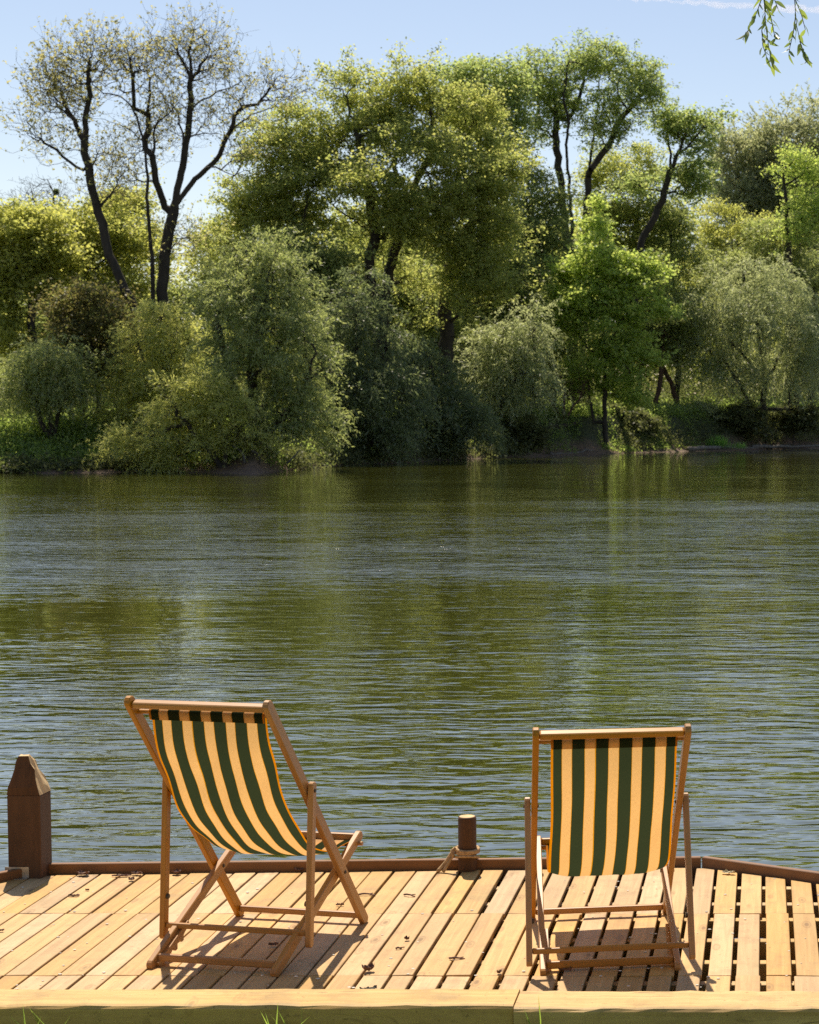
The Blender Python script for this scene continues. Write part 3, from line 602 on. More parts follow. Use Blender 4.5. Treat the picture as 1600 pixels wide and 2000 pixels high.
    fills = [  # (label, D, x base, blobs, N, leaves, mat)
        ('yellow-green tree behind the silver willow and below the grey poplars', 136, 1430, [(1400, 430, 45, 36), (1440, 500, 55, 50), (1390, 510, 50, 60), (1480, 470, 40, 50)], 500, 13000, 'yellow'),
        ('grey willow top rising behind the drooping silver willow', 132, 1490, [(1490, 470, 55, 45), (1540, 440, 45, 50), (1440, 530, 50, 45), (1530, 520, 60, 50)], 500, 16000, 'willow'),
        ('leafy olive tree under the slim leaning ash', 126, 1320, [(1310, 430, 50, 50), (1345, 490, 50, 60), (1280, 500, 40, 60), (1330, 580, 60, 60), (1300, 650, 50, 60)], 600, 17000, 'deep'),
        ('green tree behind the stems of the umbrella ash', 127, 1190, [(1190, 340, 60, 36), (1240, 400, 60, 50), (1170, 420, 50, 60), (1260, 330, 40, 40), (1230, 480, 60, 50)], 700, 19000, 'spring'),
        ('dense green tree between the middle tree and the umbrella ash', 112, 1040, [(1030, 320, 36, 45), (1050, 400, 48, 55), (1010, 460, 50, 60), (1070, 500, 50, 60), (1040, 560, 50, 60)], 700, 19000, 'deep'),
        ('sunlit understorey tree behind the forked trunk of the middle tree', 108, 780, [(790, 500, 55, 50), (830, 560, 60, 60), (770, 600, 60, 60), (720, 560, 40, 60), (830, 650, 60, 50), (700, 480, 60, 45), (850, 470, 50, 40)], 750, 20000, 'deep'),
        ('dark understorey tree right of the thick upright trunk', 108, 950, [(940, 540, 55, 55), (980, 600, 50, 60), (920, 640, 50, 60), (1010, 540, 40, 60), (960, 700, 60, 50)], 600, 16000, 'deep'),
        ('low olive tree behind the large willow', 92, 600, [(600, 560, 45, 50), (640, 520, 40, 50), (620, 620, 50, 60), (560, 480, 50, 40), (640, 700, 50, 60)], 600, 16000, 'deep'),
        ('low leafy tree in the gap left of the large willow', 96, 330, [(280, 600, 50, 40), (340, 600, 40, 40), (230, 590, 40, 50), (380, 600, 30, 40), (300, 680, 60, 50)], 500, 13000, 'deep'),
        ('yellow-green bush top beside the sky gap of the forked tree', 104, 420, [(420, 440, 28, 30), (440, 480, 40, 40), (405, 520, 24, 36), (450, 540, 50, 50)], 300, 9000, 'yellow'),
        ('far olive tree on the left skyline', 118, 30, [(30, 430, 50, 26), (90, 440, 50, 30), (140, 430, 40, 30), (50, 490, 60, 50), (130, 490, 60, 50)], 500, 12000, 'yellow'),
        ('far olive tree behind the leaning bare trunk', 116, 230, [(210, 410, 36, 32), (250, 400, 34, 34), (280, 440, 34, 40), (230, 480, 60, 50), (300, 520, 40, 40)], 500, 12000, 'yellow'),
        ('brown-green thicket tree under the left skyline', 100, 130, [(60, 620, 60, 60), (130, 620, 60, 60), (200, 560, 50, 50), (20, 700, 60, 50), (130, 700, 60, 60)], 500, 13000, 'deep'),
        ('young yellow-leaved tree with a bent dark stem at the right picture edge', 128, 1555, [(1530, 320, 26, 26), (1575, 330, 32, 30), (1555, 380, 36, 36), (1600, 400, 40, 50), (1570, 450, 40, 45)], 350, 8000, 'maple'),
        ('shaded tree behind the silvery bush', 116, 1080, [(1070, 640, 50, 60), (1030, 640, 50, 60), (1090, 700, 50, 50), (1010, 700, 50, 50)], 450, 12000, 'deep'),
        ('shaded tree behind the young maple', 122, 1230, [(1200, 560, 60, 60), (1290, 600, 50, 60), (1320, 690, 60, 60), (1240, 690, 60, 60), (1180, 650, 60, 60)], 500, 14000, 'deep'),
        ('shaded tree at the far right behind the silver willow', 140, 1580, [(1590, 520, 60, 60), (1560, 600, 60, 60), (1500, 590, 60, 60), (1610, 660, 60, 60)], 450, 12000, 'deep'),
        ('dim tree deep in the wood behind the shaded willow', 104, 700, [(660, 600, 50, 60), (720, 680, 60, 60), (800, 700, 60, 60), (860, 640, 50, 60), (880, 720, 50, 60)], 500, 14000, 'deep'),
    ]
    for i, (lab, D, xb, bl, N, nl, mk) in enumerate(fills):
        bl = [(b[0], b[1], b[2] * 1.16, b[3] * 1.16) for b in bl]; topb = min(bl, key=lambda b: b[1])
        tree('broadleaf_tree', lab, 'tree', D, [[(xb, 800), (xb + 4, 720), ((xb + topb[0]) / 2, (topb[1] + 720) / 2), (topb[0], topb[1] + topb[3] * .4)]], bl, N, nl, LM[mk], GF, r0=.2, seed=100 + i,
             size=(.21, .14), spread=.45, clump=6, cs=.55)
    # ---- distant wood closing the background: one mass
    r = np.random.default_rng(5); n = 380000; K = 820
    cx = r.uniform(-.52, .16, K); cx[:110] = np.concatenate([r.uniform(-.80, -.47, 60), r.uniform(.10, .42, 50)]); cD = np.interp(cx, SHU, SHD) + r.uniform(45, 85, K); cD[:110] = np.interp(cx[:110], SHU, SHD) + r.uniform(6, 50, 110)
    htop = np.interp(cx, [-.52, -.42, -.36, -.330, -.322, -.308, -.300, -.2, -.1, .02, .16], [11, 11, 10.5, 10, 5.5, 5.5, 13, 19, 21, 20, 18]); chh = htop * r.uniform(.55, 1.0, K)
    ii = r.integers(0, K, n); th = r.random(n) ** .9; rad_ = 2.7 * np.sqrt(np.clip(1.05 - th, 0, 1)) + .3
    Yp = cD[ii] + r.normal(size=n) * rad_; Xp = cx[ii] * cD[ii] + r.normal(size=n) * rad_ * .85
    Zp = gz(Xp, Yp) + th * chh[ii] + r.normal(size=n) * .35
    P = np.stack([Xp, Yp, np.maximum(Zp, gz(Xp, Yp) + .1)], 1)
    V = leafquads(P, randdir(n, r), nrm(randdir(n, r) + np.array([0, 0, .6])), r.uniform(.28, .5, n), r.uniform(.2, .32, n))
    o = link(bpy.data.objects.new('far_wood', npmesh('far_wood', V, np.arange(n * 4).reshape(-1, 4), LM['spring'])))
    tag(o, 'far wood closing the view behind the trees', kind='stuff')
    # ---- undergrowth along the bank
    def undergrowth(nm, lab, specs, seed, mk='herb'):
        r = np.random.default_rng(seed); Vl = []
        for (u0, u1, s0, s1, h0, h1, n) in specs:
            K = max(8, n // 90); uu = r.uniform(u0, u1, K); s = r.uniform(s0, s1, K); hh = r.uniform(h0, h1, K)
            i = r.integers(0, K, n); Yb = shoreD(uu[i]) + s[i]; Xb = uu[i] * Yb; off = r.normal(size=(n, 2)) * .38
            Xb = Xb + off[:, 0]; Yb = Yb + off[:, 1]; Zb = gz(Xb, Yb) + (r.random(n) ** .7) * hh[i] * np.exp(-(off ** 2).sum(1) * .9)
            P = np.stack([Xb, Yb, Zb], 1)
            Vl.append(leafquads(P, nrm(randdir(n, r) + np.array([0, 0, .3])), nrm(randdir(n, r) + np.array([0, 0, .8])), r.uniform(.10, .2, n), r.uniform(.06, .11, n)))
        V = np.concatenate(Vl)
        o = link(bpy.data.objects.new(nm, npmesh(nm, V, np.arange(len(V)).reshape(-1, 4), LM[mk]))); tag(o, lab, kind='stuff')
    undergrowth('undergrowth', 'nettles and brambles covering the far bank', [(-.45, -.35, .8, 6, .3, 1.1, 26000), (-.35, -.2, 1.5, 7, .2, .9, 16000), (-.2, -.1, 2.4, 8, .3, .9, 15000), (-.1, .06, 3.9, 9, .3, 1.0, 24000), (-.13, -.02, 1.2, 3.5, .1, .35, 3500), (-.43, .06, 8, 22, .5, 2.0, 36000)], 8)
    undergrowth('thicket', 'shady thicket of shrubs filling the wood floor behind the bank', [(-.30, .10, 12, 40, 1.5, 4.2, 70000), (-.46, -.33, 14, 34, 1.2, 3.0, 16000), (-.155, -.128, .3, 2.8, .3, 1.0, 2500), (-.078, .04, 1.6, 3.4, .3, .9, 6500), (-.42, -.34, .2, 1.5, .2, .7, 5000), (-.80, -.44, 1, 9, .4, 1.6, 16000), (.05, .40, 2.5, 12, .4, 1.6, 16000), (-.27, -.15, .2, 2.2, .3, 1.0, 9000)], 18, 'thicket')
    # brambles with pale leaves on the right bank
    for i, (px, py, D, w_, lab) in enumerate([(1305, 812, 118, 22, 'pale leafy bramble bush on the bank right of the maple stem'), (1365, 806, 119, 26, 'pale leafy bramble bush left of the silver willow stem')]):
        tree('bramble_bush', lab, 'bush', D, [[(px, 830), (px, py)]], [(px, py, w_, 18), (px + w_ * .7, py + 8, w_ * .6, 14), (px - w_ * .6, py + 8, w_ * .6, 14)], 160, 4500, LM['silver'], 'bramble bushes on the right bank', r0=.04, seed=130 + i, size=(.22, .16), spread=.25, clump=5, cs=.3)
    tree('dead_bush', 'leafless reddish-brown thicket on the bank between the silvery bush and the young maple', 'bush', 106,
         [[(1100, 820), (1100, 780), (1095, 735)], ([(1100, 815), (1135, 770), (1150, 735)], .5), ([(1100, 815), (1070, 770), (1060, 740)], -.5)], [(1100, 760, 50, 34), (1075, 740, 30, 30), (1135, 750, 30, 34)], 700, 0, None, None, r0=.08, rtip=.009, seed=141, clump=4, cs=.4, bark='redtwig')
    for i, (pl, lab) in enumerate([([(1275, 800), (1290, 760), (1292, 700), (1300, 640)], 'reddish trunk leaning left behind the young maple'), ([(1330, 800), (1312, 750), (1296, 715), (1270, 670)], 'reddish trunk leaning across to the left beside the silver willow'), ([(1245, 800), (1248, 740), (1262, 660)], 'slim upright reddish trunk right of the young maple')]):
        tree('thin_tree', lab, 'tree', 120 + i, [pl], [(pl[-1][0], pl[-1][1] - 10, 30, 30)], 120, 2500, LM['deep'], 'reddish trunks behind the young maple', r0=.17, seed=150 + i, size=(.2, .14), spread=.4, bark='redtwig')
    for i, (px, py, D, w_, lab) in enumerate([(1450, 812, 119, 40, 'dark green bush on the bank below the drooping silver willow'), (1550, 806, 122, 44, 'dark green bush near the right picture edge above the waterline log'), (1215, 822, 112, 40, 'low dark bush at the foot of the young maple'), (1010, 848, 100.5, 40, 'low dark bush hanging over the water below the silvery bush')]):
        tree('alder_bush', lab, 'bush', D, [[(px, 840), (px, py)]], [(px, py, w_, 26), (px + w_ * .8, py + 10, w_ * .6, 20), (px - w_ * .8, py + 8, w_ * .6, 22), (px, py + 22, w_, 16)], 260, 7000, LM['thicket'], 'dark bushes along the right bank', r0=.05, seed=170 + i, size=(.2, .14), spread=.28, clump=5, cs=.35)
    # reeds
    r = np.random.default_rng(9); n = 260; c = at(1402, 866, 117.0); s0 = shoreD(c[0] / c[1]); cYY = s0 + .7
    Vr, Fr = [], []
    root = np.array([c[0], cYY, 0]); root[0] = (1402 - CX) / F * cYY; root[2] = gz(root[0], root[1])
    B = np.stack([r.normal(size=n) * .38, r.normal(size=n) * .25, np.zeros(n)], 1); B[:60, 0] = r.normal(size=60) * .3 + 1.3
    hgt = r.uniform(.45, 1.05, n) * np.exp(-(B[:, 0] * .6) ** 2); hgt[:60] = r.uniform(.2, .55, 60); lean = r.normal(size=(n, 2)) * .14
    V = []
    for i in range(n):
        a = r.uniform(0, math.pi); w_ = .025; dx, dy = math.cos(a) * w_, math.sin(a) * w_; b = B[i]
        m = b + np.array([lean[i, 0] * .35, lean[i, 1] * .35, hgt[i] * .6]); tpp = b + np.array([lean[i, 0] * 1.2, lean[i, 1] * 1.2, hgt[i]])
        V += [b, m + np.array([dx, dy, 0]), tpp, m - np.array([dx, dy, 0])]
    o = link(bpy.data.objects.new('reed_clump', npmesh('reed_clump', np.array(V), np.arange(n * 4).reshape(-1, 4), LM['reed'])), mw=Matrix.Translation(root))
    tag(o, 'bright green iris reeds at the far waterline on the right', 'reeds')
    # driftwood logs on the mud
    for i, (x0, y0, x1, y1, rr, lab) in enumerate([(1345, 884, 1480, 877, .13, 'long grey log lying on the mud beside the reeds'), (1470, 877, 1610, 872, .11, 'grey log at the waterline running out of the right edge'),
                                                   (1040, 842, 1130, 832, .16, 'dark fallen trunk on the bank below the young maple'), (1075, 893, 1160, 884, .08, 'thin driftwood branch on the pale mud below the fallen trunk'), (1120, 880, 1150, 866, .04, 'forked dead branch sticking up from the mud')]):
        def onb(px, py):
            u = (px - CX) / F; s = 0.4
            for _ in range(40):
                Dd = shoreD(u) + s; zz = gz(u * Dd, Dd)
                pz = H - (py - YH) / F * Dd
                if zz > pz: break
                s += .2
            return np.array([u * Dd, Dd, zz + rr * .6])
        a, b = onb(x0, y0), onb(x1, y1)
        if abs(b[1] - a[1]) > 14: b[1] = a[1] + 6; b[2] = gz(b[0], b[1]) + rr * .6
        bm = bmesh.new(); m = 12; pr = np.random.default_rng(i)
        pts = [a + (b - a) * t - a + np.array([0, 0, .05 * math.sin(5 * t + i) + pr.normal() * .03]) for t in np.linspace(0, 1, m)]
        add_tube(bm, pts, [rr * (1.1 - .5 * k / m) * pr.uniform(.85, 1.15) for k in range(m)], 8)
        o = bmobj('driftwood_log', bm, M['driftwood'] if i != 2 else M['bark'], mw=Matrix.Translation(a), smooth=True)
        tag(o, lab, 'log', 'fallen wood on the far bank')
    # exposed roots and dead stems under the large willow
    for i, (x0, y0, x1, y1, lab) in enumerate([(478, 905, 455, 870, 'pale bare root under the large willow, left of the pair'), (492, 880, 512, 914, 'pale bare root reaching to the water below the large willow'), (560, 905, 590, 880, 'dead pale stem over the water right of the large willow')]):
        D = 72.4 + i * .6; a, b = at(x0, y0, D), at(x1, y1, D + .4); pr = np.random.default_rng(i + 30)
        a[2] = max(a[2], ZW - .05)
        bm = bmesh.new(); add_tube(bm, [(b - a) * t + np.array([.1 * math.sin(4 * t), 0, .12 * math.sin(3 * t)]) for t in np.linspace(0, 1, 8)], [.045 - .03 * k / 8 for k in range(8)], 6)
        o = bmobj('bare_root', bm, M['palebark'], mw=Matrix.Translation(a), smooth=True); tag(o, lab, 'root', 'bare roots at the waterline')

# ------------------------------------------------------------------ the jetty
jet = empty('jetty', TD @ Matrix.Translation((-1.5, 7.4, 0)), 'pale timber jetty of short planks with a low dark edge board, standing in the river', 'jetty')
JO = np.array([-1.5, 7.4, 0.0])
def jpart(name, bm, mat, **k): return bmobj(name, bm, mat, jet, ml=Matrix.Translation(-JO), **k)
def rimY(x):
    if x < -3.36: return 8.30 + (x + 3.36) * 1.15
    if x < -.30: return 8.30 + (x + 3.36) * .0455
    return 8.44 - (x + .30) * .565
gaps = [75 - 46.7 * k for k in range(12, 0, -1)] + [75, 122, 169, 215, 262, 308] + [308 + 48.45 * k for k in range(1, 9)] + [744, 792, 842, 885, 936, 985] + [985 + 50.5 * k for k in range(1, 8)] + [1389, 1440, 1491, 1544] + [1544 + 51.8 * k for k in range(1, 12)]
gx = [(g - CX) / 460.0 for g in gaps]
pr = np.random.default_rng(3)
bm = bmesh.new(); T = .022
for i in range(len(gx) - 1):
    for row in range(3):
        j0, j1 = pr.normal() * .002, pr.normal() * .002
        def gw(x): return float(np.interp(x, [-3.5, -2.4, -1.4, -.2, 1], [.006, .007, .0125, .021, .023])) * pr.uniform(.7, 1.25)
        xa = gx[i] + gw(gx[i]) / 2 + j0; xb = gx[i + 1] - gw(gx[i + 1]) / 2 + j1
        if row == 0: ya, yb0, yb1 = 7.6145, rimY(xa) - .022 + pr.normal() * .003, rimY(xb) - .022 + pr.normal() * .003
        elif row == 1: ya = 6.7445; yb0 = yb1 = 7.6125 - abs(pr.normal()) * .002
        else: ya = 5.97; yb0 = yb1 = 6.7420 - abs(pr.normal()) * .002
        if min(yb0, yb1) < ya + .05: continue
        zt = pr.normal() * .0012; tl = pr.normal() * .0012
        add_hexa(bm, [(xa, ya, -T), (xb, ya, -T), (xb, yb1, -T), (xa, yb0, -T), (xa, ya, zt), (xb, ya, zt + tl), (xb, yb1, zt + tl), (xa, yb0, zt)], .0035, 2)
jpart('decking', bm, M['deck'])
for y in (8.141, 7.864, 7.613, 7.302, 7.001, 6.731, 6.36, 6.05):
    bm = bmesh.new(); x0 = -3.3 - (8.3 - y) * .85; x1 = -.30 + (8.40 - y) / .565 if y > 7.9 else .9
    add_box(bm, x0, min(x1, .9), y - .024, y + .024, -T - .078, -T - .0035, .002); jpart('joist', bm, M['joist'])
for x in (-3.0, -1.9, -.95, .02, .12, .42):
    bm = bmesh.new(); add_box(bm, x - .028, x + .028, 6.0, min(8.1, rimY(x) - .08), -T - .20, -T - .081, .003); jpart('bearer', bm, M['joist'])
def rimboard(p, q, z1, th=.032, z0=-.26):
    d = np.array(q) - np.array(p); L = np.linalg.norm(d); d = d / L; n = np.array([-d[1], d[0]])
    bm = bmesh.new(); add_box(bm, 0, L, 0, th, z0, z1, .003)
    ang = math.atan2(d[1], d[0])
    return bmobj('edge_board', bm, M['rim'], jet, ml=Matrix.Translation(np.array([p[0], p[1], 0]) - JO) @ Matrix.Rotation(ang, 4, 'Z'))
rimboard((-3.335, rimY(-3.335) - .008), (-.955, rimY(-.955) - .008), .046); rimboard((-.952, rimY(-.952) - .008), (-.302, rimY(-.302) - .008), .044)
rimboard((-.298, rimY(-.298) - .008), (1.0, rimY(1.0) - .008), .046); rimboard((-4.35, rimY(-4.35) - .008), (-3.345, rimY(-3.345) - .008), .044)
# sleepers along the bank side
for x0, x1, dy, dz, lab in ((-4.2, -.818, 0, 0, 'long golden timber sleeper along the bank side of the jetty'), (-.815, 1.4, -.010, -.007, 'shorter timber sleeper butted to the right end of the long one')):
    bm = bmesh.new(); n = 40; prr = np.random.default_rng(int(x1 * 10) + 60); xsn = np.linspace(x0, x1, n)
    rings = []
    for x in xsn:
        e = prr.normal(size=4) * .0016
        pf = [(5.775 + dy, -.06), (5.775 + dy + e[0], .188 + dz), (5.781 + dy, .196 + dz + e[1]), (5.790 + dy, .200 + dz + e[1]), (5.938, .201 + dz + e[2]), (5.948, .197 + dz), (5.951 + e[3], .188 + dz), (5.951, -.06)]
        rings.append([bm.verts.new((x - x0, y - 5.86, z)) for y, z in pf])
    for A, B in zip(rings, rings[1:]):
        for k in range(8): bm.faces.new([A[k], A[(k + 1) % 8], B[(k + 1) % 8], B[k]])
    bm.faces.new(rings[0]); bm.faces.new(rings[-1][::-1]); o = bmobj('timber_sleeper', bm, M['beam'], mw=TD @ Matrix.Translation((x0, 5.86, 0))); tag(o, lab, 'sleeper')
# piles that carry it
for x, y in ((-3.2, 8.12), (.2, 7.9), (-1.45, 6.2)):
    bm = bmesh.new(); add_box(bm, x - .06, x + .06, y - .06, y + .06, -2.2, -.11, .004); jpart('pile', bm, M['post'])

# square pointed mooring post at the left corner
pm = TD @ Matrix.Translation((-3.402, 8.270, 0)) @ Matrix.Rotation(R_(-2), 4, 'Z')
po = empty('mooring_post', pm, 'thick square post with a rough-hewn pointed top at the left corner of the jetty', 'post')
bm = bmesh.new(); add_box(bm, -.078, .076, -.055, .065, -1.4, .384, .004); bmobj('shaft', bm, M['post'], po, ml=Matrix.Identity(4))
bm = bmesh.new(); prr = np.random.default_rng(4)
lv = [(.3845, -.078, .076), (.42, -.071, .067), (.46, -.060, .054), (.50, -.050, .040), (.535, -.042, .026), (.560, -.034, .012)]
rings = []
for z, a, b in lv:
    row = []
    for t in np.linspace(0, 1, 5):
        y = -.055 + max(0, z - .42) * .22 + (.12 - max(0, z - .42) * .62) * t
        row.append((a + prr.normal() * .0025, y, z + prr.normal() * .003)); 
    row2 = [(b + prr.normal() * .0035, y, z + prr.normal() * .005) for (_, y, _) in row]
    if z < .385: row = [(a, y, z) for (_, y, _) in row]; row2 = [(b, y, z) for (_, y, _) in row2]
    rings.append([bm.verts.new(p) for p in row + row2[::-1]])
facef = []
for A, B in zip(rings, rings[1:]):
    for k in range(10):
        facef.append((k, bm.faces.new([A[k], A[(k + 1) % 10], B[(k + 1) % 10], B[k]])))
facef.append((99, bm.faces.new(rings[-1]))); facef.append((98, bm.faces.new(rings[0][::-1])))
o = bmobj('hewn_top', bm, M['cut'], po, ml=Matrix.Identity(4))
o.data.materials.append(M['post'])
for p in o.data.polygons:       # the front and back keep the dark old surface, the cuts are pale
    n = p.normal
    if abs(n.y) > .75: p.material_index = 1
bm = bmesh.new(); add_box(bm, -.092, .020, -.0585, -.0555, -.004, .052); add_box(bm, -.098, .018, -.088, -.0587, .0012, .0042)
bmobj('corner_bracket', bm, M['steel'], po, ml=Matrix.Identity(4))

# round post and rope
px0, py0 = -1.392, 8.362
po = empty('bollard_post', TD @ Matrix.Translation((px0, py0, 0)), 'short round dark post at the river edge of the jetty, tied round it', 'post')
bm = bmesh.new(); prof = [(.043, -1.3), (.0435, .0), (.0425, .12), (.0428, .246), (.0405, .253), (.036, .256), (.02, .2565), (.004, .2555)]
rings = [[bm.verts.new((r * math.cos(a), r * math.sin(a), z)) for a in np.linspace(0, 2 * math.pi, 25)[:-1]] for r, z in prof]
for A, B in zip(rings, rings[1:]):
    for k in range(24): bm.faces.new([A[k], A[(k + 1) % 24], B[(k + 1) % 24], B[k]])
bm.faces.new(rings[-1]); bm.faces.new(rings[0][::-1]); o = bmobj('shaft', bm, M['post'], po, ml=Matrix.Identity(4), smooth=True)
o.data.materials.append(M['cut'])
for p in o.data.polygons:
    if p.center.z > .2545 and abs(p.normal.z) > .9: p.material_index = 1
rp = empty('mooring_rope', TD @ Matrix.Translation((px0, py0, .08)), 'thick tan rope wound round the short post with its end lying on the planks', 'rope')
def loop(r, z, tilt, th0, th1, n=40): return [(r * math.cos(a), r * math.sin(a), z + tilt * math.sin(a - .6)) for a in np.linspace(th0, th1, n)]
bm = bmesh.new()
add_tube(bm, loop(.0515, .022, .004, math.pi, 5 * math.pi, 80)[:40], 0.0085, 8); add_tube(bm, loop(.0515, .0085, -.003, 0, 2 * math.pi), 0.0083, 8)
add_tube(bm, [(.052 * math.cos(a), .052 * math.sin(a) - .003, -.028 - .016 * math.sin(a + math.pi) * -1 * .9 + .012) for a in np.linspace(0, 2 * math.pi, 40)], 0.0070, 8)
bmobj('coil', bm, M['rope'], rp, ml=Matrix.Identity(4), smooth=True)
bm = bmesh.new(); add_tube(bm, [(-.046, -.02, .018), (-.058, -.026, .03), (-.066, -.03, .024), (-.064, -.034, .0), (-.06, -.032, -.012)], .0085, 8)
add_tube(bm, [(-.060, -.024, .022), (-.075, -.03, .0), (-.092, -.035, -.028), (-.108, -.04, -.048), (-.122, -.046, -.064), (-.13, -.055, -.071)], [.008, .0085, .009, .0095, .010, .009], 8)
add_tube(bm, [(-.055, -.03, .012), (-.07, -.036, -.014), (-.086, -.042, -.04), (-.098, -.05, -.062), (-.104, -.058, -.072)], [.007, .0075, .008, .009, .008], 8)
bmobj('tail', bm, M['rope'], rp, ml=Matrix.Identity(4), smooth=True)

# ------------------------------------------------------------------ deck chairs
a_, b_, c_, LMn, LS, pM, pS, tP, LP = .2814, .2560, .3085, 1.3496, .8519, .2473, .7178, .6282, .5773
RW, RD, SD, PW, PD = .024, .046, .042, .023, .034
def roundbar(L0, L1, w, d, r=.45):
    """bar along local z from L0 to L1, width along x, depth along y with rounded ends"""
    bm = bmesh.new(); q = d * r; prof = []
    for (zc, sg) in ((L0 + q, -1), (L1 - q, 1)):
        angs = np.linspace(-math.pi / 2, math.pi / 2, 7)
        for a in angs:
            yy = math.sin(a); cc = math.cos(a)
            y = (yy * d / 2); prof.append((y if sg < 0 else -y, zc + sg * q * cc))
    add_prism(bm, prof, -w / 2, w / 2, .003); return bm
def frame_m(p0, p1, xdir=Vector((1, 0, 0))):
    z = (Vector(p1) - Vector(p0)).normalized(); y = z.cross(xdir).normalized(); x = y.cross(z)
    m = Matrix((x, y, z)).transposed().to_4x4(); m.translation = Vector(p0); return m
def make_chair(x, y, yaw, thM, thS, thP, prof, label, seed):
    ch = empty('deck_chair', TD @ Matrix.Translation((x, y, 0)) @ Matrix.Rotation(yaw, 4, 'Z'), label, 'deck chair', 'striped deck chairs on the jetty')
    Mp = lambda t: Vector((0, -math.cos(thM) * LMn * t, math.sin(thM) * LMn * t + .006))
    piv = Mp(pM)
    Sp = lambda t: Vector((0, piv.y + math.cos(thS) * LS * (t - pS), piv.z + math.sin(thS) * LS * (t - pS)))
    z0 = Sp(0).z; 
    pt = Mp(tP)
    Pp = lambda t: Vector((0, pt.y + math.sin(thP) * LP * t, pt.z - math.cos(thP) * LP * t))
    def bar(name, p0, p1, sx, w, d, ext0=0.0, ext1=0.0, r=.45):
        X = Vector((sx, 0, 0)); m = frame_m(p0 + X, p1 + X); L = (p1 - p0).length
        return bmobj(name, roundbar(-ext0, L + ext1, w, d, r), M['chair'], ch, ml=m)
    def cross(name, c, xh, dy, dz, fr=None, rnd=False):
        bm = bmesh.new()
        if rnd: add_tube(bm, [(0, 0, -xh), (0, 0, xh)], dy / 2, 12)
        else: add_box(bm, -dy / 2, dy / 2, -dz / 2, dz / 2, -xh, xh, min(dy, dz) * .28, 2)
        m = frame_m(Vector((-xh, c.y, c.z)), Vector((xh, c.y, c.z)), Vector((0, 0, 1)))
        # local x -> up, local z -> along chair width
        m = Matrix(((0, 0, 1, 0), (0, 1, 0, c.y), (1, 0, 0, c.z), (0, 0, 0, 1)))
        if fr: m = m @ Matrix.Rotation(fr, 4, 'Z')
        return bmobj(name, bm, M['chair'], ch, ml=m)
    for s in (-1, 1):
        bar('back_rail', Mp(0), Mp(1), s * a_, RW, RD, .008, .004)
        q = bar('seat_rail', Sp(0), Sp(1), s * b_, RW, SD, .012, .016)
        # scalloped ratchet under the rear end of the seat rail
        bm = bmesh.new(); prof2 = [(-.020, .02)]
        for k in range(4):
            zc = .055 + k * .052
            prof2 += [(-.024, zc - .024), (-.044, zc - .018), (-.046, zc - .004), (-.028, zc + .004), (-.024, zc + .018)]
        prof2 += [(-.020, .27), (.0, .27), (.0, .02)]
        prof2 = [(-yy, zz) for yy, zz in prof2]
        m = frame_m(Sp(0) + Vector((s * b_, 0, 0)), Sp(1) + Vector((s * b_, 0, 0)))
        add_prism(bm, prof2, (-s * .0125) - .012 * (1 if s > 0 else 0) + (0 if s > 0 else 0), (-s * .0125) + .012 * (0 if s > 0 else 1), .0)
        bmobj('notched_rack', bm, M['chair'], q, ml=Matrix.Identity(4))
        q = bar('prop_leg', Pp(1), Pp(0), s * c_, PW, PD, .03, .035)
        bm = bmesh.new(); bmesh.ops.create_cone(bm, cap_ends=True, segments=12, radius1=.011, radius2=.009, depth=.008, matrix=Matrix.Translation((-s * (PW / 2 + .004), 0, LP * .24)) @ Matrix.Rotation(R_(90), 4, 'Y'))
        bmobj('bumper', bm, M['knob'], q, ml=Matrix.Identity(4))
        for nm, P_, xx in (('bolt', Mp(pM), s * (a_ + RW / 2 + .002)), ('bolt', Mp(tP), s * (c_ + PW / 2 + .002)), ('bolt', Mp(tP), s * (a_ - RW / 2 - .002)), ('bolt', Mp(pM), s * (b_ - RW / 2 - .002))):
            bm = bmesh.new(); bmesh.ops.create_cone(bm, cap_ends=True, segments=12, radius1=.0075, radius2=.006, depth=.005, matrix=Matrix.Rotation(R_(90), 4, 'Y'))
            bmobj(nm, bm, M['knob'], ch, ml=Matrix.Translation((xx, P_.y, P_.z)))
    up = Vector((0, -math.cos(thM), math.sin(thM)))
    xh = a_ - RW / 2
    cross('top_rail', Mp(.978), xh, .026, .034, fr=-(math.pi / 2 - thM) * .6)
    cross('front_foot_bar', Mp(.030), xh, .026, .022)
    top = Mp(.945) + Vector((0, .012, 0)); cross('sling_rod', top, xh, .018, 0, rnd=True)
    cross('rear_foot_bar', Sp(.055) + Vector((0, 0, .004)), b_ - RW / 2, .030, .022)
    cross('seat_front_bar', Sp(.985), b_ - RW / 2, .030, .022)
    fr_ = Sp(.957) + Vector((0, .004, -.012)); cross('sling_rod', fr_, b_ + .03, .018, 0, rnd=True)
    cross('prop_bar', Pp(.955), c_ - PW / 2, .022, .018)
    # sling: profile curve in (y,z), widened along x, with striped uv
    pts = [(top.y + .011, top.z - .004)] + prof + [(fr_.y, fr_.z + .012)]
    P = np.array(pts); sg = np.concatenate([[0], np.cumsum(np.linalg.norm(np.diff(P, axis=0), axis=1))])
    # smooth with Catmull-Rom sampling
    q = []
    for i in range(len(P) - 1):
        p0, p1, p2, p3 = P[max(i - 1, 0)], P[i], P[i + 1], P[min(i + 2, len(P) - 1)]
        for t in np.linspace(0, 1, 9)[:-1]:
            q.append(.5 * ((2 * p1) + (-p0 + p2) * t + (2 * p0 - 5 * p1 + 4 * p2 - p3) * t * t + (-p0 + 3 * p1 - 3 * p2 + p3) * t ** 3))
    q.append(P[-1]); q = np.array(q)
    for _ in range(3): q[1:-1] = (q[:-2] + 2 * q[1:-1] + q[2:]) / 4
    # hems: wrap round both rods
    rr = .0112
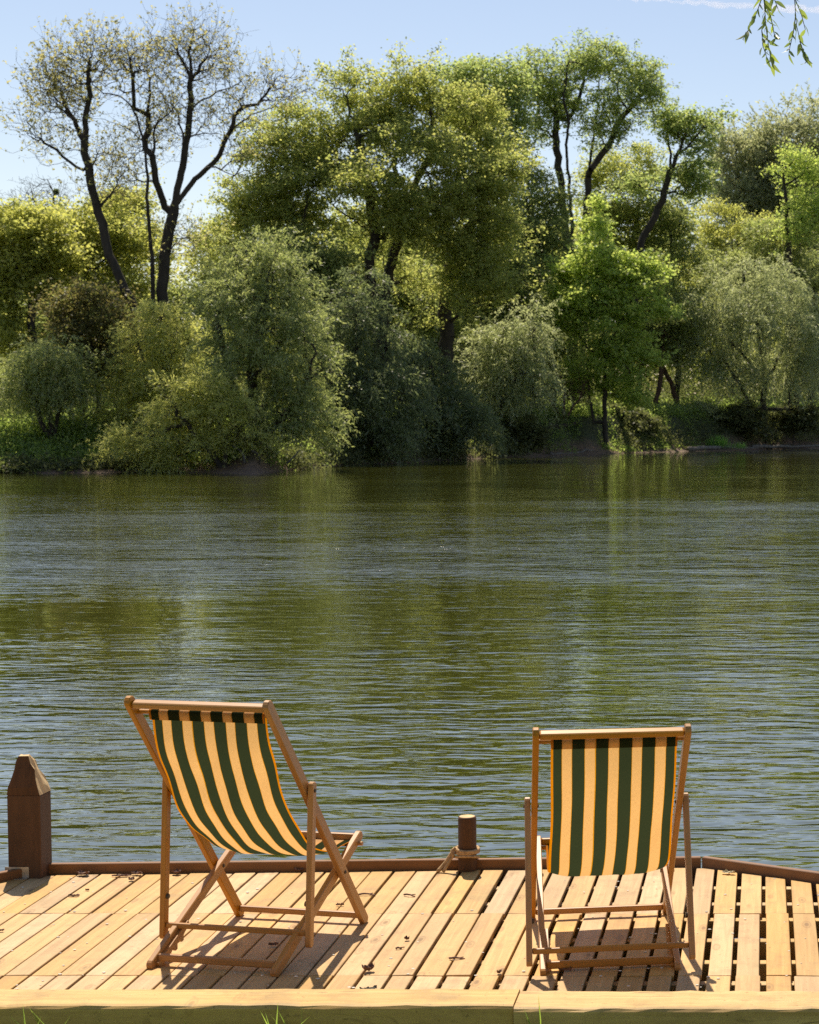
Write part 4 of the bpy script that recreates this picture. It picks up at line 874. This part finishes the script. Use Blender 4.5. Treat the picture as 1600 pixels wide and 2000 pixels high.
    hem = [(top.y + rr * math.cos(a), top.z + rr * math.sin(a)) for a in np.linspace(-2.2, 2.9, 11)][::-1]
    hem = [(top.y - .004 , top.z - .030)] + [(top.y + rr * math.cos(a), top.z + rr * math.sin(a)) for a in np.linspace(math.pi * 1.12, 0.05, 11)]
    hem2 = [(fr_.y + rr * math.cos(a), fr_.z + rr * math.sin(a)) for a in np.linspace(math.pi / 2, -math.pi / 2, 8)] + [(fr_.y - .012, fr_.z - .012), (fr_.y - .03, fr_.z - .006)]
    path = np.array(hem + [tuple(x) for x in q] + hem2); nh = len(hem)
    nu = 41; hw = .236; xo = .011; r = np.random.default_rng(seed)
    s = np.concatenate([[0], np.cumsum(np.linalg.norm(np.diff(path, axis=0), axis=1))]); n = len(path)
    Uu = np.linspace(0, 1, nu); V = np.zeros((n, nu, 3)); 
    w8 = np.clip((np.arange(n) - nh) / 14, 0, 1) * np.clip((n - 9 - np.arange(n)) / 14, 0, 1)
    wk = .35 if seed == 1 else .25
    for j, u in enumerate(Uu):
        e = abs(u - .5) * 2
        ripple = (.009 * np.sin(s * 17 + 1.3 * seed + u * 3) * e ** 3 + .006 * np.sin(s * 8 + u * 10 + seed) + .0025 * np.sin(s * 31 + u * 23 + 2 * seed) + (.010 * np.exp(-((u - .12 - .35 * s) / .045) ** 2) if seed == 1 else .007 * np.exp(-((u - 1.0 + .30 * s) / .04) ** 2))) * w8 * (wk + .3)
        V[:, j, 0] = xo + (u - .5) * 2 * hw + wk * (.010 * np.sin(s * 7 + seed) * w8 * (u - .5) + .004 * np.sin(s * 14 + u * 9 + seed) * w8)
        V[:, j, 1] = path[:, 0] + ripple * .8 - .012 * (1 - e ** 2) * w8; V[:, j, 2] = path[:, 1] + ripple * .6 - .012 * (1 - e ** 2) * w8 + (.010 * e ** 6) * w8
    me = npmesh('sling', V.reshape(-1, 3), gridfaces(n, nu), M['fabric'], True)
    uvl = me.uv_layers.new(name='UVMap'); li = np.empty(len(me.loops), np.int32); me.loops.foreach_get('vertex_index', li)
    uvs = np.stack([Uu[li % nu], s[li // nu]], 1).astype(np.float32); uvl.data.foreach_set('uv', uvs.ravel())
    link(bpy.data.objects.new('sling', me), ch, ml=Matrix.Identity(4))
    return ch
make_chair(-1.954, 7.5312, -.1992, .8889, .4318, -.0682, [(-.757, .872), (-.697, .748), (-.625, .612), (-.535, .512), (-.450, .440), (-.358, .385), (-.28, .353), (-.20, .340), (-.11, .348)],
           'green and cream striped deck chair reclined and turned to the right, beside the pointed post', 1)
make_chair(-.7040, 7.5808, .1471, .7835, .405, -.3946, [(-.845, .770), (-.765, .625), (-.665, .478), (-.555, .368), (-.44, .300), (-.32, .268), (-.21, .268), (-.11, .295)],
           'green and cream striped deck chair seen square from behind, right of the roped post', 2)

# ------------------------------------------------------------------ litter on the planks
def scrap(px, py, L, W, ang, curl, name, label, cat, mat, seed, group=None, thick=.004, rough=.004):
    r = np.random.default_rng(seed); p = deck(px, py); bm = bmesh.new(); nx, ny = 9, 5; L *= .85; W *= .8
    grid = []
    for lay in (0, 1):
        for i in range(nx):
            for j in range(ny):
                u = i / (nx - 1) * 2 - 1; v = j / (ny - 1) * 2 - 1
                wv = W / 2 * (1 - .55 * u * u) * (1 + .25 * math.sin(i * 2.1 + seed))
                grid.append(bm.verts.new((u * L / 2 + r.normal() * L * .02, v * wv + r.normal() * W * .05, (.0015 if lay == 0 else thick) + curl * (v * v * .6 + u * u * .5) * W + abs(r.normal()) * rough)))
    G = lambda l, i, j: grid[l * nx * ny + i * ny + j]
    for i in range(nx - 1):
        for j in range(ny - 1):
            bm.faces.new([G(1, i, j), G(1, i + 1, j), G(1, i + 1, j + 1), G(1, i, j + 1)]); bm.faces.new([G(0, i, j + 1), G(0, i + 1, j + 1), G(0, i + 1, j), G(0, i, j)])
    for i in range(nx - 1):
        bm.faces.new([G(0, i, 0), G(0, i + 1, 0), G(1, i + 1, 0), G(1, i, 0)]); bm.faces.new([G(1, i, ny - 1), G(1, i + 1, ny - 1), G(0, i + 1, ny - 1), G(0, i, ny - 1)])
    for j in range(ny - 1):
        bm.faces.new([G(1, 0, j), G(1, 0, j + 1), G(0, 0, j + 1), G(0, 0, j)]); bm.faces.new([G(0, nx - 1, j), G(0, nx - 1, j + 1), G(1, nx - 1, j + 1), G(1, nx - 1, j)])
    o = bmobj(name, bm, mat, mw=TD @ Matrix.Translation((p[0], p[1], .002)) @ Matrix.Rotation(R_(ang), 4, 'Z')); tag(o, label, cat, group)
GB = 'bark scraps on the planks'
for i, a in enumerate([
    (146, 1702, .05, .045, 30, .5, 'curled bark scrap against the edge board, nearest the pointed post'), (163, 1711, .07, .05, -20, .35, 'crumpled bark scrap just in front of the curled one by the pointed post'),
    (238, 1713, .10, .02, 8, .1, 'long thin bark strip left of the reclined chair'), (268, 1710, .06, .035, -15, .35, 'broad bark scrap touching the long thin strip'), (257, 1721, .03, .03, 20, .3, 'small square bark scrap in front of the long thin strip'),
    (345, 1708, .04, .05, 70, .3, 'bark scrap behind the left prop leg of the reclined chair'), (374, 1699, .05, .02, 0, .2, 'bark scrap by the edge board behind the reclined chair'), (145, 1752, .058, .018, 0, .15, 'small flat bark strip on the planks left of the reclined chair'),
    (171, 1741, .02, .009, 0, .1, 'tiny bark chip beyond the small flat strip'), (2, 1820, .03, .015, 0, .2, 'bark chip at the left picture edge'), (584, 1702, .05, .025, 5, .3, 'bark scrap under the seat of the reclined chair'), (622, 1698, .05, .03, -10, .3, 'bark scrap beside the right prop leg of the reclined chair'),
    (664, 1770, .04, .012, 0, .15, 'dark chip left of the front right foot of the reclined chair'), (795, 1838, .024, .022, 30, .5, 'small curled bark bit on the middle planks'), (720, 1899, .05, .045, 40, .6, 'crumpled reddish bark scrap right of the shadow of the reclined chair'),
    (534, 1849, .045, .025, 10, .3, 'bark scrap in the shadow of the reclined chair'), (1104, 1897, .06, .02, 0, .2, 'bark scrap under the rear bar of the square-on chair'), (986, 1941, .05, .014, 4, .1, 'thin bark strip lying along the long sleeper'), (975, 1903, .022, .02, 40, .5, 'tiny curled bark bit on the plank joint left of the square-on chair')]):
    scrap(*a[:6], 'bark_scrap', a[6], 'bark', M['scrap'], i, GB)
scrap(720, 1936, .07, .035, 20, .15, 'dry_leaf', 'grey withered leaf near the long sleeper', 'leaf', M['palebark'], 50)
scrap(1423, 1708, .07, .035, -10, .25, 'dry_leaf', 'pale dry leaf lying against the slanted edge board', 'leaf', M['dryleaf'], 51)
def twig(px, py, L, ang, lab, sd):
    p = deck(px, py); bm = bmesh.new(); r = np.random.default_rng(sd)
    pts = [(t * L - L / 2, .12 * L * math.sin(3 * t + sd) + r.normal() * .001, .006 + .004 * math.sin(4 * t)) for t in np.linspace(0, 1, 8)]
    add_tube(bm, pts, [.0045 - .002 * k / 8 for k in range(8)], 6); add_tube(bm, [pts[4], (pts[4][0] + .02, pts[4][1] + .012, .008)], .0022, 5)
    o = bmobj('twig', bm, M['scrap'], mw=TD @ Matrix.Translation((p[0], p[1], 0)) @ Matrix.Rotation(R_(ang), 4, 'Z'), smooth=True); tag(o, lab, 'twig', 'twigs on the planks')
twig(717, 1750, .075, 10, 'brown twig beside the front right foot of the reclined chair', 1); twig(800, 1751, .055, -8, 'short dark twig midway between the reclined chair and the round post', 2)
twig(893, 1874, .06, 5, 'forked twig lying across a gap left of the square-on chair', 3); twig(779, 1855, .022, 5, 'tiny straight twig on the middle planks', 4)
# scattered pale seed fluff
r = np.random.default_rng(77); n = 150; bm = bmesh.new()
for _ in range(n):
    p = deck(r.uniform(0, 1600), 1700 + 240 * r.random() ** .8); s = r.uniform(.002, .0055)
    bmesh.ops.create_icosphere(bm, subdivisions=1, radius=s, matrix=Matrix.Translation((p[0], min(p[1], rimY(p[0]) - .05), s * .6)) @ Matrix.Diagonal((1.6, 1, .5, 1)))
o = bmobj('seed_fluff', bm, M['fluff'], mw=TD); tag(o, 'pale specks of seed fluff on the planks', kind='stuff')

# ------------------------------------------------------------------ grass in front of the beam
r = np.random.default_rng(21); n = 7000
bx = r.uniform(-3.6, .8, n); by = 5.755 - r.random(n) ** 1.5 * 1.6; hh = r.uniform(.05, .13, n)
for cx_, k in ((74, 4), (20, 2), (530, 5), (558, 3), (690, 2), (1035, 2)):
    i = r.integers(0, n, k); bx[i] = (cx_ - CX) / F * 5.72 + r.normal(size=k) * .018; by[i] = 5.74 - r.random(k) * .06; hh[i] = r.uniform(.15, .236, k)
bz = nearz(bx, by) - .01
hh = hh
ln = r.normal(size=(n, 2)) * .3; ang = r.uniform(0, math.pi, n); w_ = .0035
B = np.stack([bx, by, bz], 1); sd = np.stack([np.cos(ang), np.sin(ang), np.zeros(n)], 1) * w_
m1 = B + np.stack([ln[:, 0] * hh * .3, ln[:, 1] * hh * .3 - .002, hh * .6], 1); tp = B + np.stack([ln[:, 0] * hh, np.minimum(ln[:, 1], .1) * hh - .004, hh], 1)
V = np.stack([B - sd, B + sd, m1 + sd, tp, m1 - sd], 1).reshape(-1, 3)
o = link(bpy.data.objects.new('grass', npmesh('grass', V, np.arange(n * 5).reshape(-1, 5), LM['grass']))); tag(o, 'grass blades growing against the sleepers', kind='stuff')

# ------------------------------------------------------------------ willow shoots hanging in at the top right
DW = 9.0
base = at(1500, -420, DW)
wb = empty('willow_tree', Matrix.Translation(base), 'near willow whose two leafy shoots hang into the top right corner of the sky, with an unseen trunk and crown added behind the camera', 'tree')
k = 1
def wl(px, py, dd=0.0): return at(px, py, DW + dd) - base
bm = bmesh.new(); add_tube(bm, [wl(1250, -300, .3), wl(1380, -330), wl(1500, -420), wl(1650, -560), wl(1900, -700, -.4), Vector((4.2, 4.5, 7.4)) - Vector(base), Vector((4.6, .5, 6.6)) - Vector(base), Vector((4.9, -3.2, 4.6)) - Vector(base)], [.006, .010, .014, .02, .028, .05, .08, .13], 8); bmobj('limb', bm, M['twig'], wb, ml=Matrix.Identity(4), smooth=True)
lm('hang', (.06, .09, .018), (.085, .115, .02), (.045, .065, .015), trans=.4, gloss=.08)
bm = bmesh.new(); add_tube(bm, [Vector(p) - Vector(base) for p in ((5.0, -4.4, -.2), (5.05, -4.2, 1.6), (4.9, -3.4, 4.2), (3.9, -4.2, 6.5), (2.6, -5.0, 9.0))], [.42, .34, .30, .2, .08], 12); bmobj('trunk', bm, M['bark'], wb, ml=Matrix.Identity(4), smooth=True)  # unseen trunk, added to carry the crown behind the camera
r = np.random.default_rng(33); n = 26000; K = 420; cc = randdir(K, r) * (r.random((K, 1)) ** .4) * np.array([10.5, 4.0, 4.6]) + np.array([1.5, -6.5, 6.6]); cc = cc[cc[:, 2] > 1.2]  # unseen crown behind the camera, added to block sky light from there
P = cc[r.integers(0, len(cc), n)] + r.normal(size=(n, 3)) * np.array([.6, .6, .8]); P[:, 2] = np.maximum(P[:, 2], .7); P[:, 1] = np.minimum(P[:, 1], -1.2)
V = leafquads(P, nrm(randdir(n, r) + np.array([0, 0, -.8])), randdir(n, r), r.uniform(.14, .26, n), r.uniform(.07, .12, n)) - base
link(bpy.data.objects.new('crown', npmesh('crown', V, np.arange(n * 4).reshape(-1, 4), LM['willow'])), wb, ml=Matrix.Identity(4))
shoots = [([(1500, -420), (1496, -200), (1492, -40), (1493, 10), (1497, 60), (1503, 100), (1508, 128)], [([(1494, -20), (1480, 20), (1462, 60), (1452, 78)], 14), ([(1493, 5), (1506, 35), (1512, 65), (1515, 75)], 12), ([(1495, 30), (1488, 60), (1490, 90), (1497, 112)], 10), ([(1492, -40), (1510, -10), (1520, 15)], 8)], 34),
          ([(1570, -490), (1556, -200), (1549, -40), (1552, 0), (1556, 50), (1566, 92), (1580, 120)], [([(1554, 30), (1550, 62), (1543, 92), (1541, 105)], 9), ([(1550, -10), (1566, 25), (1574, 50)], 7), ([(1562, 80), (1570, 105), (1574, 125)], 6)], 22)]
for si, (main, subs, nl) in enumerate(shoots):
    r = np.random.default_rng(90 + si); bm = bmesh.new(); P, AX = [], []
    for pl, cnt_ in [(main, nl)] + subs:
        pts = np.array([wl(x, y, .03 * math.sin(i + si)) for i, (x, y) in enumerate(pl)])
        if pl is not main: pts[:, 1] += np.linspace(0, r.normal() * .05, len(pts))
        add_tube(bm, pts, [.0026 - .0014 * i / len(pts) for i in range(len(pts))], 5)
        L = np.concatenate([[0], np.cumsum(np.linalg.norm(np.diff(pts, axis=0), axis=1))])
        lo = L[-1] * (.62 if pl is main else .12)
        for q in np.linspace(lo, L[-1], cnt_):
            p = np.array([np.interp(q, L, pts[:, i]) for i in range(3)]); tg = np.array([np.interp(min(q + .02, L[-1]), L, pts[:, i]) for i in range(3)]) - np.array([np.interp(max(q - .02, 0), L, pts[:, i]) for i in range(3)])
            d = r.normal(size=3); d[2] *= .3; d /= np.linalg.norm(d); tg /= np.linalg.norm(tg)
            P.append(p); AX.append(tg * .7 + d * .75 + np.array([0, 0, -.25]))
    sh_ = bmobj('shoot', bm, M['twig'], wb, ml=Matrix.Identity(4), smooth=True)
    P = np.array(P); AX = nrm(np.array(AX)); m = len(P); nmv = randdir(m, r); sdv = nrm(np.cross(AX, nmv)); nm2 = np.cross(sdv, AX)
    ln = r.uniform(.036, .075, m)[:, None]; wd = ln * .16; V = []
    cols = []
    for t, wk in ((0, .12), (.2, .8), (.45, 1), (.75, .62), (1.0, .03)):
        c0 = P + AX * ln * t - nm2 * ln * .22 * t * t
        V.append(c0 - sdv * wd * wk + nm2 * wd * .25 * wk); V.append(c0); V.append(c0 + sdv * wd * wk + nm2 * wd * .25 * wk)
    V = np.stack(V, 1).reshape(-1, 3); Fq = []
    for rr_ in range(4):
        for h_ in range(2): a = rr_ * 3 + h_; Fq.append([a, a + 1, a + 4, a + 3])
    Fq = (np.arange(m)[:, None, None] * 15 + np.array(Fq)[None]).reshape(-1, 4)
    link(bpy.data.objects.new('leaves', npmesh('leaves', V, Fq, LM['hang'], True)), sh_, ml=Matrix.Identity(4))

# ------------------------------------------------------------------ vapour trail high in the sky
t = NT('vapour'); vol = t.n('ShaderNodeVolumePrincipled'); vol.inputs['Color'].default_value = (1, .94, .92, 1); vol.inputs['Density'].default_value = .016; vol.inputs['Anisotropy'].default_value = .66
t.l(vol.outputs[0], t.out.inputs['Volume'])
DT = 5200; a = at(1120, -8, DT); b = at(1720, 26, DT); bm = bmesh.new(); r = np.random.default_rng(2); n = 60
pts = [a + (b - a) * q - a + r.normal(size=3) * 3.0 for q in np.linspace(0, 1, n)]
add_tube(bm, pts, [max(.5, (2 + 10 * min(1, q * 1.3)) * (1 + .35 * math.sin(q * 23) * math.sin(q * 51) + r.normal() * .02)) for q in np.linspace(0, 1, n)], 12)
o = bmobj('vapour_trail', bm, t.m, mw=Matrix.Translation(a), smooth=True); tag(o, 'thin pinkish white vapour trail at the top right of the sky', 'vapour trail')
